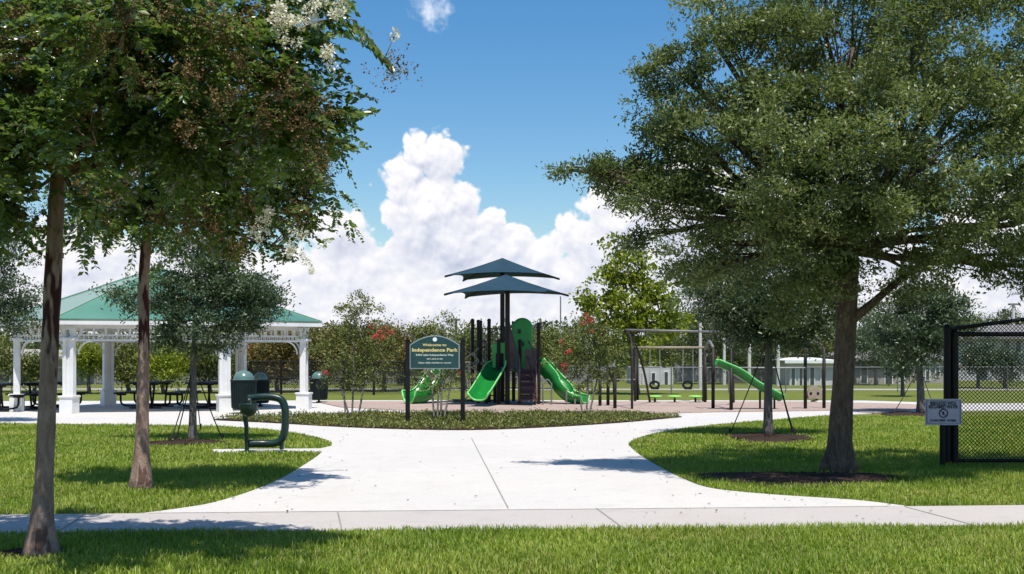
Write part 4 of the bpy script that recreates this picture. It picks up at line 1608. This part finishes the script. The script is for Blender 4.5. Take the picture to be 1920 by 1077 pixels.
def play_structure():
    Yb = 36.7
    base = G(950, 760)
    root = empty('play_structure', base, 'green and brown play structure with three slides under two blue green shade canopies', 'play structure')

    def post(px, top, Y, r=.058, m='post', bot=None):
        z1 = P(px, top, Y).z
        x = P(px, top, Y).x
        mb = MB()
        mb.tube([Vector((x, Y, 0.0)), Vector((x, Y, z1))], r, 8)
        mb.lathe(Vector((x, Y, z1)), [(r * 1.12, -.02), (r * 1.12, .02), (r * .6, .05), (.005, .06)], 8)
        mb.build('post', MT[m], root, smooth='auto')
    for (px, top, Y) in ((886, 601, 38.6), (897, 603, 37.2), (901, 604, 39.2), (917, 601, 38.0), (935, 640, 36.2), (928, 655, 37.5), (963, 606, 38.6), (1010, 609, 36.3), (996, 612, 38.8), (975, 640, 37.2), (912, 690, 36.6)):
        post(px, top, Y)
    for (px, top, Y) in ((942, 493, 38.2), (951.5, 522, 36.0)):
        post(px, top, Y, .075)

    def canopy(ax, ay, corners, Y, sag):
        ap = P(ax, ay, Y)
        cs = [P(x, y, Y + dY) for (x, y, dY) in corners]
        N, Q = 12, 6
        mb = MB()
        for i in range(4):
            a, b = cs[i], cs[(i + 1) % 4]
            vs, fs = [], []
            for q in range(Q + 1):
                for k in range(N + 1):
                    t = k / N
                    e = a.lerp(b, t)
                    pull = sag * 4 * t * (1 - t)
                    e = e.lerp(ap, pull * .55)
                    f = q / Q
                    p = ap.lerp(e, f)
                    p.z -= .10 * math.sin(math.pi * f) * (.3 + .7 * 4 * t * (1 - t))
                    vs.append(p)
            for q in range(Q):
                for k in range(N):
                    v0 = q * (N + 1) + k
                    fs.append((v0, v0 + 1, v0 + N + 2, v0 + N + 1))
            mb.add(vs, fs)
        o = mb.build('shade_canopy', MT['fabric'], root, smooth='auto', solid=.02)
        rb = MB()
        for c in cs:
            rb.tube([ap - Vector((0, 0, .12)), c - Vector((0, 0, .02))], .028, 6)
        rb.build('rib', MT['post'], o)
    canopy(942, 485, [(834, 518, -1.2), (1015, 514, -1.9), (1049, 523, 1.2), (868, 526, 1.9)], 38.2, .26)
    canopy(948, 516, [(833, 552, -1.2), (1022, 549, -2.0), (1066, 554, 1.2), (872, 558, 2.0)], 36.0, .26)

    def deck(x0, x1, y, Ya, Yc, th=.09):
        a, c = P(x0, y, Ya), P(x1, y, Ya)
        mb = MB()
        mb.box(((a.x + c.x) / 2, (Ya + Yc) / 2, a.z), (c.x - a.x, Yc - Ya, th))
        mb.build('deck', MT['brown'], root)
    deck(919, 962, 693, 36.3, 38.4)
    deck(965, 1009, 694, 37.2, 38.8)
    deck(882, 918, 682, 37.2, 39.0)
    # slides
    slide(root, [P(941, 689, 36.3), P(932, 696, 36.1), P(919, 719, 35.5), P(905, 742, 34.9), P(898, 751, 34.6)], .66, .24)
    slide(root, [P(1004, 688, 36.9), P(1020, 706, 36.85), P(1036, 725, 36.8), P(1052, 743, 36.7), P(1062, 751, 36.65), P(1078, 755, 36.55), P(1097, 756, 36.4)], .74, .42, taper=True)
    slide(root, [P(862, 680, 37.9), P(842, 692, 37.7), P(824, 716, 37.5), P(808, 742, 37.2), P(788, 756, 36.9), P(766, 757, 36.6)], .74, .40)
    # entry arch over the near slide
    mb = MB()
    Ye = 36.25
    for x in (926.5, 947.5):
        a, c = P(x, 655, Ye), P(x, 690, Ye)
        mb.box(((a.x + c.x) / 2, Ye, (a.z + c.z) / 2), (.10, .07, a.z - c.z))
    q = [P(923, 663, Ye), P(951, 663, Ye), P(951, 646, Ye), P(944, 643, Ye), P(930, 643, Ye), P(923, 646, Ye)]
    mb.prism_y([(v.x, v.z) for v in q], Ye - .05, Ye + .05)
    mb.build('entry_panel', MT['hood'], root, bevel=.012)
    # panel below the canopy poles
    mb = MB()
    a, c = P(942, 612, 37.4), P(953, 640, 37.4)
    mb.box(((a.x + c.x) / 2, 37.4, (a.z + c.z) / 2), (c.x - a.x, .06, a.z - c.z))
    mb.build('side_panel', MT['dark_green'], root)
    # tall rounded hood
    Yh = 38.2
    s = Yh / K
    x0, x1 = P(960, 0, Yh).x, P(999, 0, Yh).x
    zb_, zt_ = P(0, 698, Yh).z, P(0, 596, Yh).z
    rr = (x1 - x0) / 2
    mb = MB()
    out = [(x0, zb_), (x1, zb_)]
    for k in range(13):
        an = math.pi * k / 12
        out.append(((x0 + x1) / 2 + rr * math.cos(an), zt_ - rr + rr * math.sin(an)))
    mb.prism_y(out, Yh - .02, Yh + .45)
    mb.build('hood', MT['hood'], root, bevel=.06, smooth='auto')
    for px, py in ((974, 622), (980, 645), (974, 668)):
        mb = MB()
        c = P(px, py, Yh - .03)
        mb.box(c, (.09, .10, .14))
        mb.build('grip', MT['dark_green'], root, bevel=.01)
    # stairs with rails
    for k in range(5):
        mb = MB()
        z = .20 + k * .19
        Y = 35.8 + k * .29
        a, c = P(973, 700, Y), P(1006, 700, Y)
        mb.box(((a.x + c.x) / 2, Y, z), (c.x - a.x, .31, .05))
        mb.box(((a.x + c.x) / 2, Y + .13, z + .09), (c.x - a.x, .03, .14))
        mb.build('step', MT['step'], root)
    for px in (976, 1003):
        for Y in (35.8, 36.4):
            mb = MB()
            a = P(px, 700, Y)
            mb.tube([Vector((a.x, Y, 0)), Vector((a.x, Y, .2 + (Y - 35.8) * .6))], .03, 6)
            mb.build('leg', MT['step'], root)
    for pts in ([P(955, 604, 37.2), P(958, 625, 36.9), P(968, 655, 36.4), P(974, 680, 36.0), P(973, 715, 35.7), P(972.5, 752, 35.6)],
                [P(957, 655, 37.2), P(964, 676, 36.7), P(972, 702, 36.0), P(972.5, 725, 35.7)],
                [P(990, 640, 37.4), P(998, 655, 36.9), P(1004, 680, 36.3), P(1006, 715, 35.8), P(1006.5, 752, 35.6)],
                [P(985, 660, 37.3), P(996, 690, 36.6), P(1004, 724, 35.9)]):
        mb = MB()
        mb.tube(spline(pts, 4), .026, 6)
        mb.build('handrail', MT['brown'], root, smooth=True)
    mb = MB()
    a, c = P(957, 628, 37.0), P(968, 690, 36.6)
    out = [(P(956, 612, 37).x, P(956, 612, 37).z), (P(966, 640, 37).x, P(966, 640, 37).z), (P(971, 690, 37).x, P(971, 690, 37).z), (P(956, 690, 37).x, P(956, 690, 37).z)]
    mb.prism_y(out, 37.02, 37.06)
    mb.build('barrier', MT['brown'], root)
    # twisting climber on the left
    cb = MB()
    for ph in (0, math.pi):
        pts = []
        for k in range(33):
            t = k / 32
            an = t * 4 * math.pi + ph
            c = P(884, 752 - 100 * t, 36.6)
            pts.append(c + Vector((math.cos(an) * .22, math.sin(an) * .22, 0)))
        cb.tube(pts, .022, 6)
    cb.build('climber', MT['tan'], root, smooth=True)
    cb = MB()
    for py in (640, 652):
        cb.tube([P(886, py, 38.6), P(917, py, 38.0)], .02, 6)
    for k in range(8):
        x = 888 + k * 4
        cb.tube([P(x, 640, 38.4), P(x, 682, 38.4)], .012, 5)
    cb.build('railing', MT['post'], root)
    cb = MB()
    for k in range(7):
        cb.tube([P(905 + k * 4.6, 616, 38.3), P(905 + k * 4.6, 692, 38.3)], .020, 5)
    for py in (616, 690):
        cb.tube([P(903, py, 38.3), P(936, py, 38.3)], .022, 6)
    cb.build('railing', MT['tan'], root)
    mb = MB()
    a, c = P(984, 655, 37.1), P(1006, 694, 37.1)
    mb.box(((a.x + c.x) / 2, 37.1, (a.z + c.z) / 2), (c.x - a.x, .05, a.z - c.z))
    mb.build('barrier', MT['brown'], root)
    # low bars near the ground
    for (xa, xb, py, Y) in ((918, 950, 742, 36.4), (975, 1010, 742, 35.7), (838, 930, 752, 37.8)):
        cb = MB()
        cb.tube([P(xa, py, Y), P(xb, py, Y)], .022, 6)
        cb.build('brace', MT['post'], root)
    # loop ladder below the right slide
    for (x, y0) in ((1018, 720), (1034, 718), (1062, 728), (1078, 748)):
        q = P(x, y0, 36.0)
        cb = MB()
        cb.tube([Vector((q.x, 36.0, 0)), q], .026, 6)
        if x == 1018:
            cb.tube(spline([P(1018, 722, 36.0), P(1026, 712, 36.0), P(1034, 720, 36.0)], 4), .02, 6)
        cb.build('slide_support', MT['grey'], root)
    # play panel on the left slide
    mb = MB()
    mb.prism_y([(P(790, 697, 37.6).x, P(790, 697, 37.6).z), (P(800, 690, 37.6).x, P(800, 690, 37.6).z), (P(822, 712, 37.6).x, P(822, 712, 37.6).z), (P(812, 716, 37.6).x, P(812, 716, 37.6).z)], 37.6, 37.66)
    mb.build('side_panel', MT['tan'], root)


play_structure()

# ---------------------------------------------------------------- swings, climbers and small play things
def swing_big():
    Y = gy(769)
    root = empty('swing_frame', G(1270, 769), 'tall grey swing frame with arched ends at the front of the playground', 'swing set', 'swing frames')
    Yf, Yr = Y, Y + 2.0
    mb = MB()
    mb.tube([P(1172, 619, Y + .9), P(1362, 623, Y + .9)], .034, 8)
    mb.build('top_bar', MT['grey'], root, smooth=True)
    for pts in ([P(1173, 619, Y + .9), P(1182, 634, Y + .5), P(1185, 665, Y + .1), G(1185, 770)],
                [P(1173, 619, Y + .9), P(1192, 648, Y + 1.6), P(1207, 695, Y + 2.4), G(1219, 757)],
                [P(1361, 623, Y + .9), P(1369, 636, Y + .5), P(1371, 665, Y + .1), G(1371, 772)],
                [P(1361, 623, Y + .9), P(1372, 660, Y + 1.8), P(1374, 700, Y + 2.2), G(1376, 757)]):
        mb = MB()
        mb.tube(spline(pts, 5), .036, 8)
        mb.build('leg', MT['post'], root, smooth=True)


swing_big()


def swing_small():
    Y = 39.6
    root = empty('swing_frame', P(1256, 753, Y), 'lower swing frame with two dark bucket seats behind the tall frame', 'swing set', 'swing frames')
    mb = MB()
    mb.tube([P(1192, 652, Y), P(1322, 652, Y)], .038, 8)
    mb.build('top_bar', MT['tan'], root, smooth=True)
    for x, dx in ((1193, -8), (1193, 9), (1321, -8), (1321, 9)):
        mb = MB()
        a = P(x, 652, Y)
        dY = -.9 if dx < 0 else .9
        b = G(x + dx * .3, 664 + 3520 / (Y + dY))
        mb.tube([a, b], .045, 8)
        mb.build('leg', MT['post'], root, smooth=True)
    for x in (1228, 1290):
        sm = MB()
        c = P(x, 722, Y)
        sm.tube([c + Vector((.15 * math.cos(6.283 * k / 14), .10, .11 * math.sin(6.283 * k / 14))) for k in range(15)], .038, 6)
        sm.box(c + Vector((0, 0, -.12)), (.24, .22, .06))
        sd = sm.build('swing_seat', MT['black'], root, smooth='auto')
        ch = MB()
        for s in (-1, 1):
            ch.tube([P(x + s * 9, 653, Y), P(x + s * 10, 718, Y)], .011, 4)
        ch.build('chain', MT['steel'], sd)


swing_small()


def pods():
    for i, x in enumerate((1228, 1265, 1304)):
        Y = 37.8
        c = P(x, 743, Y)
        lab = ['lime step pod nearest the arched swing leg', 'middle lime step pod between its two neighbours', 'lime step pod nearest the slanting green slide'][i]
        root = empty('step_pod', (c.x, Y, 0), lab, 'step pod', 'lime step pods')
        mb = MB()
        mb.lathe((c.x, Y, c.z - .04), [(.05, -.02), (.20, 0), (.23, .03), (.20, .055), (.05, .065)], 16)
        mb.build('tread', MT['lime'], root, smooth='auto')
        mb = MB()
        mb.tube([Vector((c.x, Y, 0)), Vector((c.x, Y, c.z - .04))], .035, 6)
        mb.build('post', MT['post'], root)


pods()


def climbing_frame():
    Y = gy(771)
    root = empty('climbing_frame', G(1440, 771), 'brown post climbing frame with a straight green slide', 'climbing frame')
    for (x, top, yb) in ((1337, 652, 769), (1371, 690, 772), (1510, 652, 769.5), (1545, 655, 768.5), (1322, 668, 757)):
        q = G(x, yb)
        mb = MB()
        mb.tube([q, Vector((q.x, q.y, P(x, top, q.y).z))], .050, 8)
        mb.build('post', MT['post'], root, smooth=True)
    for x, x2 in ((1337, 1322), (1510, 1545)):
        mb = MB()
        mb.tube(spline([P(x, 652, Y), P((x + x2) / 2, 640, Y + .5), P(x2, 655, Y + .9)], 5), .04, 8)
        mb.build('arch_rail', MT['grey'], root, smooth=True)
    mb = MB()
    mb.tube([P(1376, 690, Y + .4), P(1510, 690, Y + .2)], .022, 6)
    mb.build('rail', MT['steel'], root, smooth=True)
    slide(root, [P(1341, 684, Y + .2), P(1370, 697, Y + .2), P(1400, 716, Y + .3), P(1430, 734, Y + .3), P(1460, 751, Y + .35)], .55, .16)
    for (x, y) in ((1425, 732), (1452, 748)):
        q = P(x, y, Y + .35)
        mb = MB()
        mb.tube([Vector((q.x, q.y, 0)), q], .03, 6)
        mb.build('slide_support', MT['post'], root)


climbing_frame()


def play_panel():
    root = empty('play_station', G(1147, 769), 'dark activity panel on posts left of the tall swing frame', 'play panel')
    for (x, top, yb) in ((1140, 688, 763), (1153, 700, 769), (1125, 704, 764)):
        q = G(x, yb)
        mb = MB()
        mb.tube([q, Vector((q.x, q.y, P(x, top, q.y).z))], .05, 8)
        mb.build('post', MT['post'], root, smooth=True)
    a, b = P(1141, 689, 35.2), P(1162, 716, 35.2)
    mb = MB()
    mb.box(((a.x + b.x) / 2, 35.2, (a.z + b.z) / 2), (b.x - a.x, .06, a.z - b.z))
    mb.build('panel', MT['black'], root, bevel=.02)
    mb = MB()
    mb.tube([P(1153, 712, 34.0), P(1190, 712, 35.5)], .02, 6)
    mb.build('rail', MT['steel'], root)


play_panel()


def spring_rider():
    Y = gy(756)
    c = P(1527, 742, Y)
    root = empty('spring_rider', (c.x, Y, 0), 'tan spring rider between the two right hand brown posts', 'spring rider')
    mb = MB()
    pts = []
    for k in range(40):
        an = k / 39 * 6 * math.pi
        pts.append(Vector((c.x + .11 * math.cos(an), Y + .11 * math.sin(an), .02 + .26 * k / 39)))
    mb.tube(pts, .018, 5)
    mb.build('spring', MT['black'], root, smooth=True)
    s = Y / K
    for dy in (-.14, .14):
        mb = MB()
        out = [P(1514, 748, Y), P(1540, 748, Y), P(1542, 738, Y), P(1537, 729, Y), P(1531, 726, Y), P(1528, 722, Y), P(1523, 726, Y), P(1517, 729, Y), P(1512, 738, Y)]
        mb.prism_y([(v.x, v.z) for v in out], Y + dy - .02, Y + dy + .02)
        mb.build('side_panel', MT['tan'], root, bevel=.01)
    mb = MB()
    mb.box((c.x, Y, P(0, 741, Y).z), (.34, .26, .05))
    mb.build('seat', MT['black'], root)
    mb = MB()
    for x in (1520.5, 1534):
        q = P(x, 738, Y - .17)
        mb.tube([q, q + Vector((0, .34, 0))], .045, 8)
    mb.build('handle', MT['black'], root)


spring_rider()

# ---------------------------------------------------------------- poles
def pole(label, x, yb, top, r, m='pole', head=False, Y=None):
    Y = Y or gy(yb)
    q = P(x, 700, Y)
    t = P(x, top, Y)
    root = empty('light_pole', (q.x, Y, 0), label, 'pole', 'tall poles beyond the playground')
    mb = MB()
    mb.tube([Vector((q.x, Y, 0)), Vector((q.x, Y, t.z))], [r, r * .75], 8)
    mb.build('shaft', MT[m], root, smooth='auto')
    if head:
        mb = MB()
        mb.box(t + Vector((0, 0, .04)), (16 * Y / K, .35, .12))
        mb.build('lamp_head', MT['grey'], root)
    return root


pole('pale pole crossing the tall swing bar near its right end', 1313, 729, 600, .085)
pole('pale pole behind the yellow green tree', 1200, 722, 606, .09)
pole('short pale pole just right of the arched swing end', 1358, 722, 634, .09)
pole('pale pole behind the slanting green slide', 1405, 722, 612, .10)
pole('pale pole right of the strapped oak trunk', 1459, 724, 636, .10)
pole('slim lamp post with a flat head above the park sign', 855, 0, 601, .12, 'grey', True, 85)
pole('slim lamp post with a flat head beside the green hood', 1009, 0, 611, .10, 'grey', True, 85)
pole('thin tall pole under the right tip of the lower canopy', 1051, 0, 556, .05, 'grey', False, 70)
pole('lamp post with flat head above the right hand fence', 1900, 0, 572, .14, 'pole', True, 80)
bn = empty('banner', P(1053, 720, 69.5), 'narrow white banner on the thin pole under the canopy tip', 'banner')
mb = MB()
for (y0, y1) in ((618, 645), (647, 671)):
    a, b = P(1049, y0, 69.5), P(1056, y1, 69.5)
    mb.box(((a.x + b.x) / 2, 69.7, (a.z + b.z) / 2), (b.x - a.x, .05, a.z - b.z))
mb.build('cloth', MT['roof_white'], bn)

# ---------------------------------------------------------------- far buildings
def building(label, x0, x1, Y, top, wall, roof, roof_h, windows, over=.5, gable=None, depth=8, base=0.0, cat='building'):
    a, b = P(x0, top, Y), P(x1, top, Y)
    root = empty('park_building', ((a.x + b.x) / 2, Y, 0), label, cat)
    mb = MB()
    mb.box(((a.x + b.x) / 2, Y + depth / 2, a.z / 2), (b.x - a.x, depth, a.z))
    mb.build('wall', MT[wall], root)
    if roof_h:
        rf = MB()
        z0, z1 = a.z + .002, a.z + roof_h
        e = over
        i_ = min(depth / 2, (b.x - a.x) / 2) * .7
        rf.add([(a.x - e, Y - e, z0), (b.x + e, Y - e, z0), (b.x + e, Y + depth + e, z0), (a.x - e, Y + depth + e, z0),
                (a.x + i_, Y + i_, z1), (b.x - i_, Y + i_, z1), (b.x - i_, Y + depth - i_, z1), (a.x + i_, Y + depth - i_, z1)],
               [(3, 2, 1, 0), (0, 1, 5, 4), (1, 2, 6, 5), (2, 3, 7, 6), (3, 0, 4, 7), (4, 5, 6, 7)])
        rf.box(((a.x + b.x) / 2, Y - e - .02, z0 - .07), (b.x - a.x + 2 * e, .05, .16))
        rf.build('roof', MT[roof], root)
    for (wx0, wx1, wy0, wy1) in windows:
        c, d = P(wx0, wy0, Y), P(wx1, wy1, Y)
        w_ = MB()
        w_.box(((c.x + d.x) / 2, Y - .01, (c.z + d.z) / 2), (d.x - c.x + .12, .06, c.z - d.z + .12))
        f = w_.build('window', MT['roof_white'], root)
        g_ = MB()
        g_.box(((c.x + d.x) / 2, Y - .045, (c.z + d.z) / 2), (d.x - c.x, .03, c.z - d.z))
        g_.build('pane', MT['glass'], f)
    return root


building('pale low building behind the swings', 1192, 1262, 61, 690, 'wall_white', None, 0, [(1198, 1204, 700, 722), (1222, 1228, 700, 722), (1246, 1252, 698, 722)], depth=5)
building('white roofed building right of the strapped oak', 1480, 1562, 60, 676, 'wall_white', 'roof_white', .14, [(1484, 1490, 690, 722), (1499, 1504, 690, 724), (1519, 1526, 690, 722), (1540, 1546, 692, 722)], .3)
building('tan building behind the large live oak trunk', 1604, 1705, 62, 672, 'wall_tan', 'roof_grey', .45, [(1615, 1625, 685, 718), (1660, 1672, 690, 722), (1688, 1694, 690, 720)], .3)
building('grey walled building left of the fence post', 1706, 1784, 64, 672, 'wall_tan', 'roof_grey', .30, [(1736, 1742, 682, 712), (1755, 1760, 684, 706)], .2)
building('large pale building seen through the chain link fence', 1796, 2080, 70, 632, 'wall_white', 'roof_grey', .80, [(1812, 1822, 640, 662), (1846, 1856, 640, 662), (1882, 1892, 640, 662), (1905, 1913, 640, 660), (1830, 1850, 690, 712), (1880, 1900, 690, 712)], .5, depth=12)
building('tan building behind the left end of the pavilion', -140, 112, 58, 668, 'wall_tan', 'wall_tan', .35, [(-30, 18, 680, 716), (70, 88, 684, 714)], .4)
building('cream stucco tower above the tan building', 1651, 1673, 66, 634, 'wall_cream', 'wall_cream', .5, [(1658, 1666, 642, 652)], .15, depth=1.0, cat='tower')

def board_fence(label, a, b, h):
    a, b = Vector(a), Vector(b)
    root = empty('board_fence', a, label, 'fence', 'grey board fences beyond the far lawn')
    L = (b - a).length
    d = (b - a).normalized()
    mb = MB()
    n = int(L / .16)
    for k in range(n):
        q = a + d * (k + .5) * L / n
        mb.box(q + Vector((0, 0, h / 2 + .06)), (L / n - .012, .025, h + .02 * math.sin(k * 1.7)), math.atan2(d.y, d.x))
    mb.build('boards', MT['fence_grey'], root)
    n = int(L / 2.4)
    for k in range(n + 1):
        q = a.lerp(b, k / n) - Vector((0, .07, 0))
        mb = MB()
        mb.box(q + Vector((0, 0, h / 2 + .08)), (.10, .10, h + .16))
        mb.build('post', MT['fence_grey'], root)


MT['fence_grey'] = M('weathered_boards', (0.25, 0.24, 0.235), 0.8, 0.2, 3.0, 0.2)
board_fence('grey board fence beyond the lawn left of the park sign', (-22, 62, 0), (-5.5, 61, 0), 1.0)
board_fence('grey board fence beyond the lawn right of the park sign', (-5.0, 63, 0), (5.5, 63.5, 0), .95)
board_fence('grey board fence between the pale low building and the white roofed building', (8.9, 64, 0), (14.6, 64.5, 0), .95)

# ---------------------------------------------------------------- trees beyond the playground
def far_tree(label, x, Y, top, bot, hw, leaf, seed, n=260, ln=.13, group='trees beyond the playground', trunk_top=None, cr=.2, holes=.04, kind='background_tree', m=14, dense=1.0):
    rnd = random.Random(seed)
    s = Y / K
    h = bot - top
    lobes = [(x, (top + bot) / 2, min(hw, h * .5) * .9, 0)]
    for k in range(7):
        a = k / 7 * 6.283 + rnd.uniform(-.3, .3)
        q = rnd.uniform(.5, .75)
        lobes.append((x + hw * q * math.cos(a), (top + bot) / 2 + h * .5 * q * math.sin(a), min(hw, h) * rnd.uniform(.26, .40), rnd.uniform(-.6, .6)))
    b = P(x + rnd.uniform(-3, 3), 700, Y)
    base = Vector((b.x, Y, 0))
    tt = P(x, (top + bot) / 2 + h * .25, Y)
    r = .06 + .015 * h * s
    tree(kind, label, group, base, [base, base.lerp(tt, .5) + Vector((rnd.uniform(-.08, .08), 0, 0)), tt, P(x, (top + bot) / 2, Y)], [r, r * .8, r * .65, r * .45],
         lobes3(lobes, Y), int(n * 1.5), m, ln, leaf, MT['young_bark'], seed, cr=cr, inner=.25, holes=holes, hs=.9, twigs=2, flare=1.2, tn=7, ratio=.55, per=5, csd=.25)


Yy = 46
ly = [(1180, 570, 50, 0), (1128, 578, 40, .1), (1232, 570, 42, 0), (1178, 505, 36, 0), (1155, 462, 18, 0), (1200, 625, 46, -.2), (1112, 605, 24, 0), (1252, 605, 30, 0), (1140, 530, 26, .2), (1215, 525, 28, 0), (1165, 630, 34, 0), (1195, 480, 16, 0), (1105, 555, 14, 0)]
b_ = G(1192, 664 + 3520 / Yy)
tree('sycamore', 'bright yellow green tree above the left end of the swings', None, b_, [b_, P(1191, 700, Yy), P(1188, 650, Yy), P(1184, 590, Yy)], [.13, .11, .09, .06], lobes3(ly, Yy), 560, 12, .19,
     MT['yellow_leaf'], MT['young_bark'], 51, cr=.15, per=5, csd=.22, inner=.2, holes=.15, hs=1.2, twigs=4, ratio=.7)

FT = [  # label, x, Y, top, bottom, half width, leaf, n
    ('rust tinged tree just left of the right pavilion column', 520, 49, 612, 712, 55, 'rust_leaf', 420),
    ('rust tinged tree seen between the pavilion columns and the bin', 590, 50, 614, 705, 50, 'rust_leaf', 380),
    ('olive tree just left of the red bloom', 655, 51, 606, 700, 50, 'olive_leaf', 380),
    ('rusty olive tree right of the red bloom', 722, 50, 606, 690, 46, 'rust_leaf', 380),
    ('olive tree above the top of the park sign', 795, 52, 604, 690, 48, 'olive_leaf', 380),
    ('green tree right of the park sign behind the climber', 872, 53, 618, 700, 44, 'olive_leaf', 300),
    ('green tree behind the green hood of the play structure', 965, 54, 616, 705, 50, 'far_leaf', 300),
    ('green tree behind the thin banner pole', 1040, 53, 612, 700, 46, 'olive_leaf', 300),
    ('yellow leaved small tree behind the second crape myrtle trunk', 305, 47, 650, 715, 38, 'yellow_leaf', 240),
    ('dark olive tree right of the yellow tree under the pavilion', 395, 48, 625, 710, 46, 'olive_leaf', 300),
    ('olive tree seen between the two left pavilion columns', 240, 48, 632, 712, 44, 'olive_leaf', 300),
    ('yellow topped tree beside the front left pavilion column', 168, 47, 640, 700, 26, 'yellow_leaf', 160),
    ('small tree in front of the tan building on the left', 62, 50, 660, 715, 26, 'olive_leaf', 160),
    ('rusty tree behind the front right pavilion column', 460, 50, 630, 712, 40, 'rust_leaf', 260),
    ('green tree behind the arched end of the swings', 1330, 62, 560, 690, 70, 'far_leaf', 420),
    ('dark tree behind the strapped oak', 1425, 64, 565, 700, 70, 'far_leaf', 420),
    ('green tree above the white roofed building', 1520, 66, 575, 680, 60, 'olive_leaf', 380),
    ('green tree just right of the large oak trunk', 1640, 60, 590, 690, 44, 'young_oak_leaf', 300),
    ('light green tree rising above the right fence post', 1800, 82, 590, 660, 60, 'olive_leaf', 340),
    ('green tree beside the lamp post above the fence', 1875, 84, 578, 650, 56, 'far_leaf', 340),
    ('small dark tree seen through the fence mesh', 1832, 55, 640, 700, 26, 'young_oak_leaf', 180),
    ('small dark tree near the right edge through the fence mesh', 1885, 54, 648, 704, 24, 'young_oak_leaf', 180),
    ('thin dark tree left of the fence on the far lawn', 1690, 44, 640, 700, 22, 'young_oak_leaf', 140),
    ('tall green tree between the strapped oak and the large oak trunk', 1490, 72, 556, 690, 62, 'olive_leaf', 360),
    ('green tree behind the pale pole in the middle of the swings', 1275, 70, 585, 695, 58, 'olive_leaf', 340),
    ('tall dark green tree left of the far right young oak', 1700, 74, 575, 690, 56, 'far_leaf', 340),
    ('green tree behind the left slide foot', 780, 60, 640, 712, 40, 'far_leaf', 220),
    ('olive tree behind the leftmost pavilion column', -20, 49, 620, 700, 50, 'olive_leaf', 260),
]
for i, (lab, x, Y, top, bot, hw, lf, n_) in enumerate(FT):
    far_tree(lab, x, Y, top, bot + 10, hw, MT[lf], 100 + i, n_)


def forest():
    rng = np.random.default_rng(9)
    rnd = random.Random(9)
    lob = []
    for k in range(260):
        Y = rng.uniform(78, 120)
        x = rng.uniform(-1.0, 1.0) * (Y * .44 + 14)
        hgt = (1.6 + (rng.uniform(40, 64) + (18 if x > 10 else 0)) * (1 + .10 * math.sin(x * .21)) * Y / K)
        r = rng.uniform(1.2, 1.8)
        lob.append((np.array((x, Y, hgt - r)), np.array((r * 1.2, r, r))))
        lob.append((np.array((x + rng.uniform(-1, 1), Y - .6, max(.9, (hgt - r) * .4))), np.array((r * 1.3, r, r * 1.1))))
    p, d = clusters(lob, 7500, rng, .5, .05, .3)
    V, F = tuft_leaves(p, d, 13, .28, .34, rng, ratio=.6)
    mbk = MB()
    tag(np_mesh('forest', V, F, MT['far_leaf']), 'distant band of mixed green woodland along the horizon', 'woodland', kind='stuff')


forest()
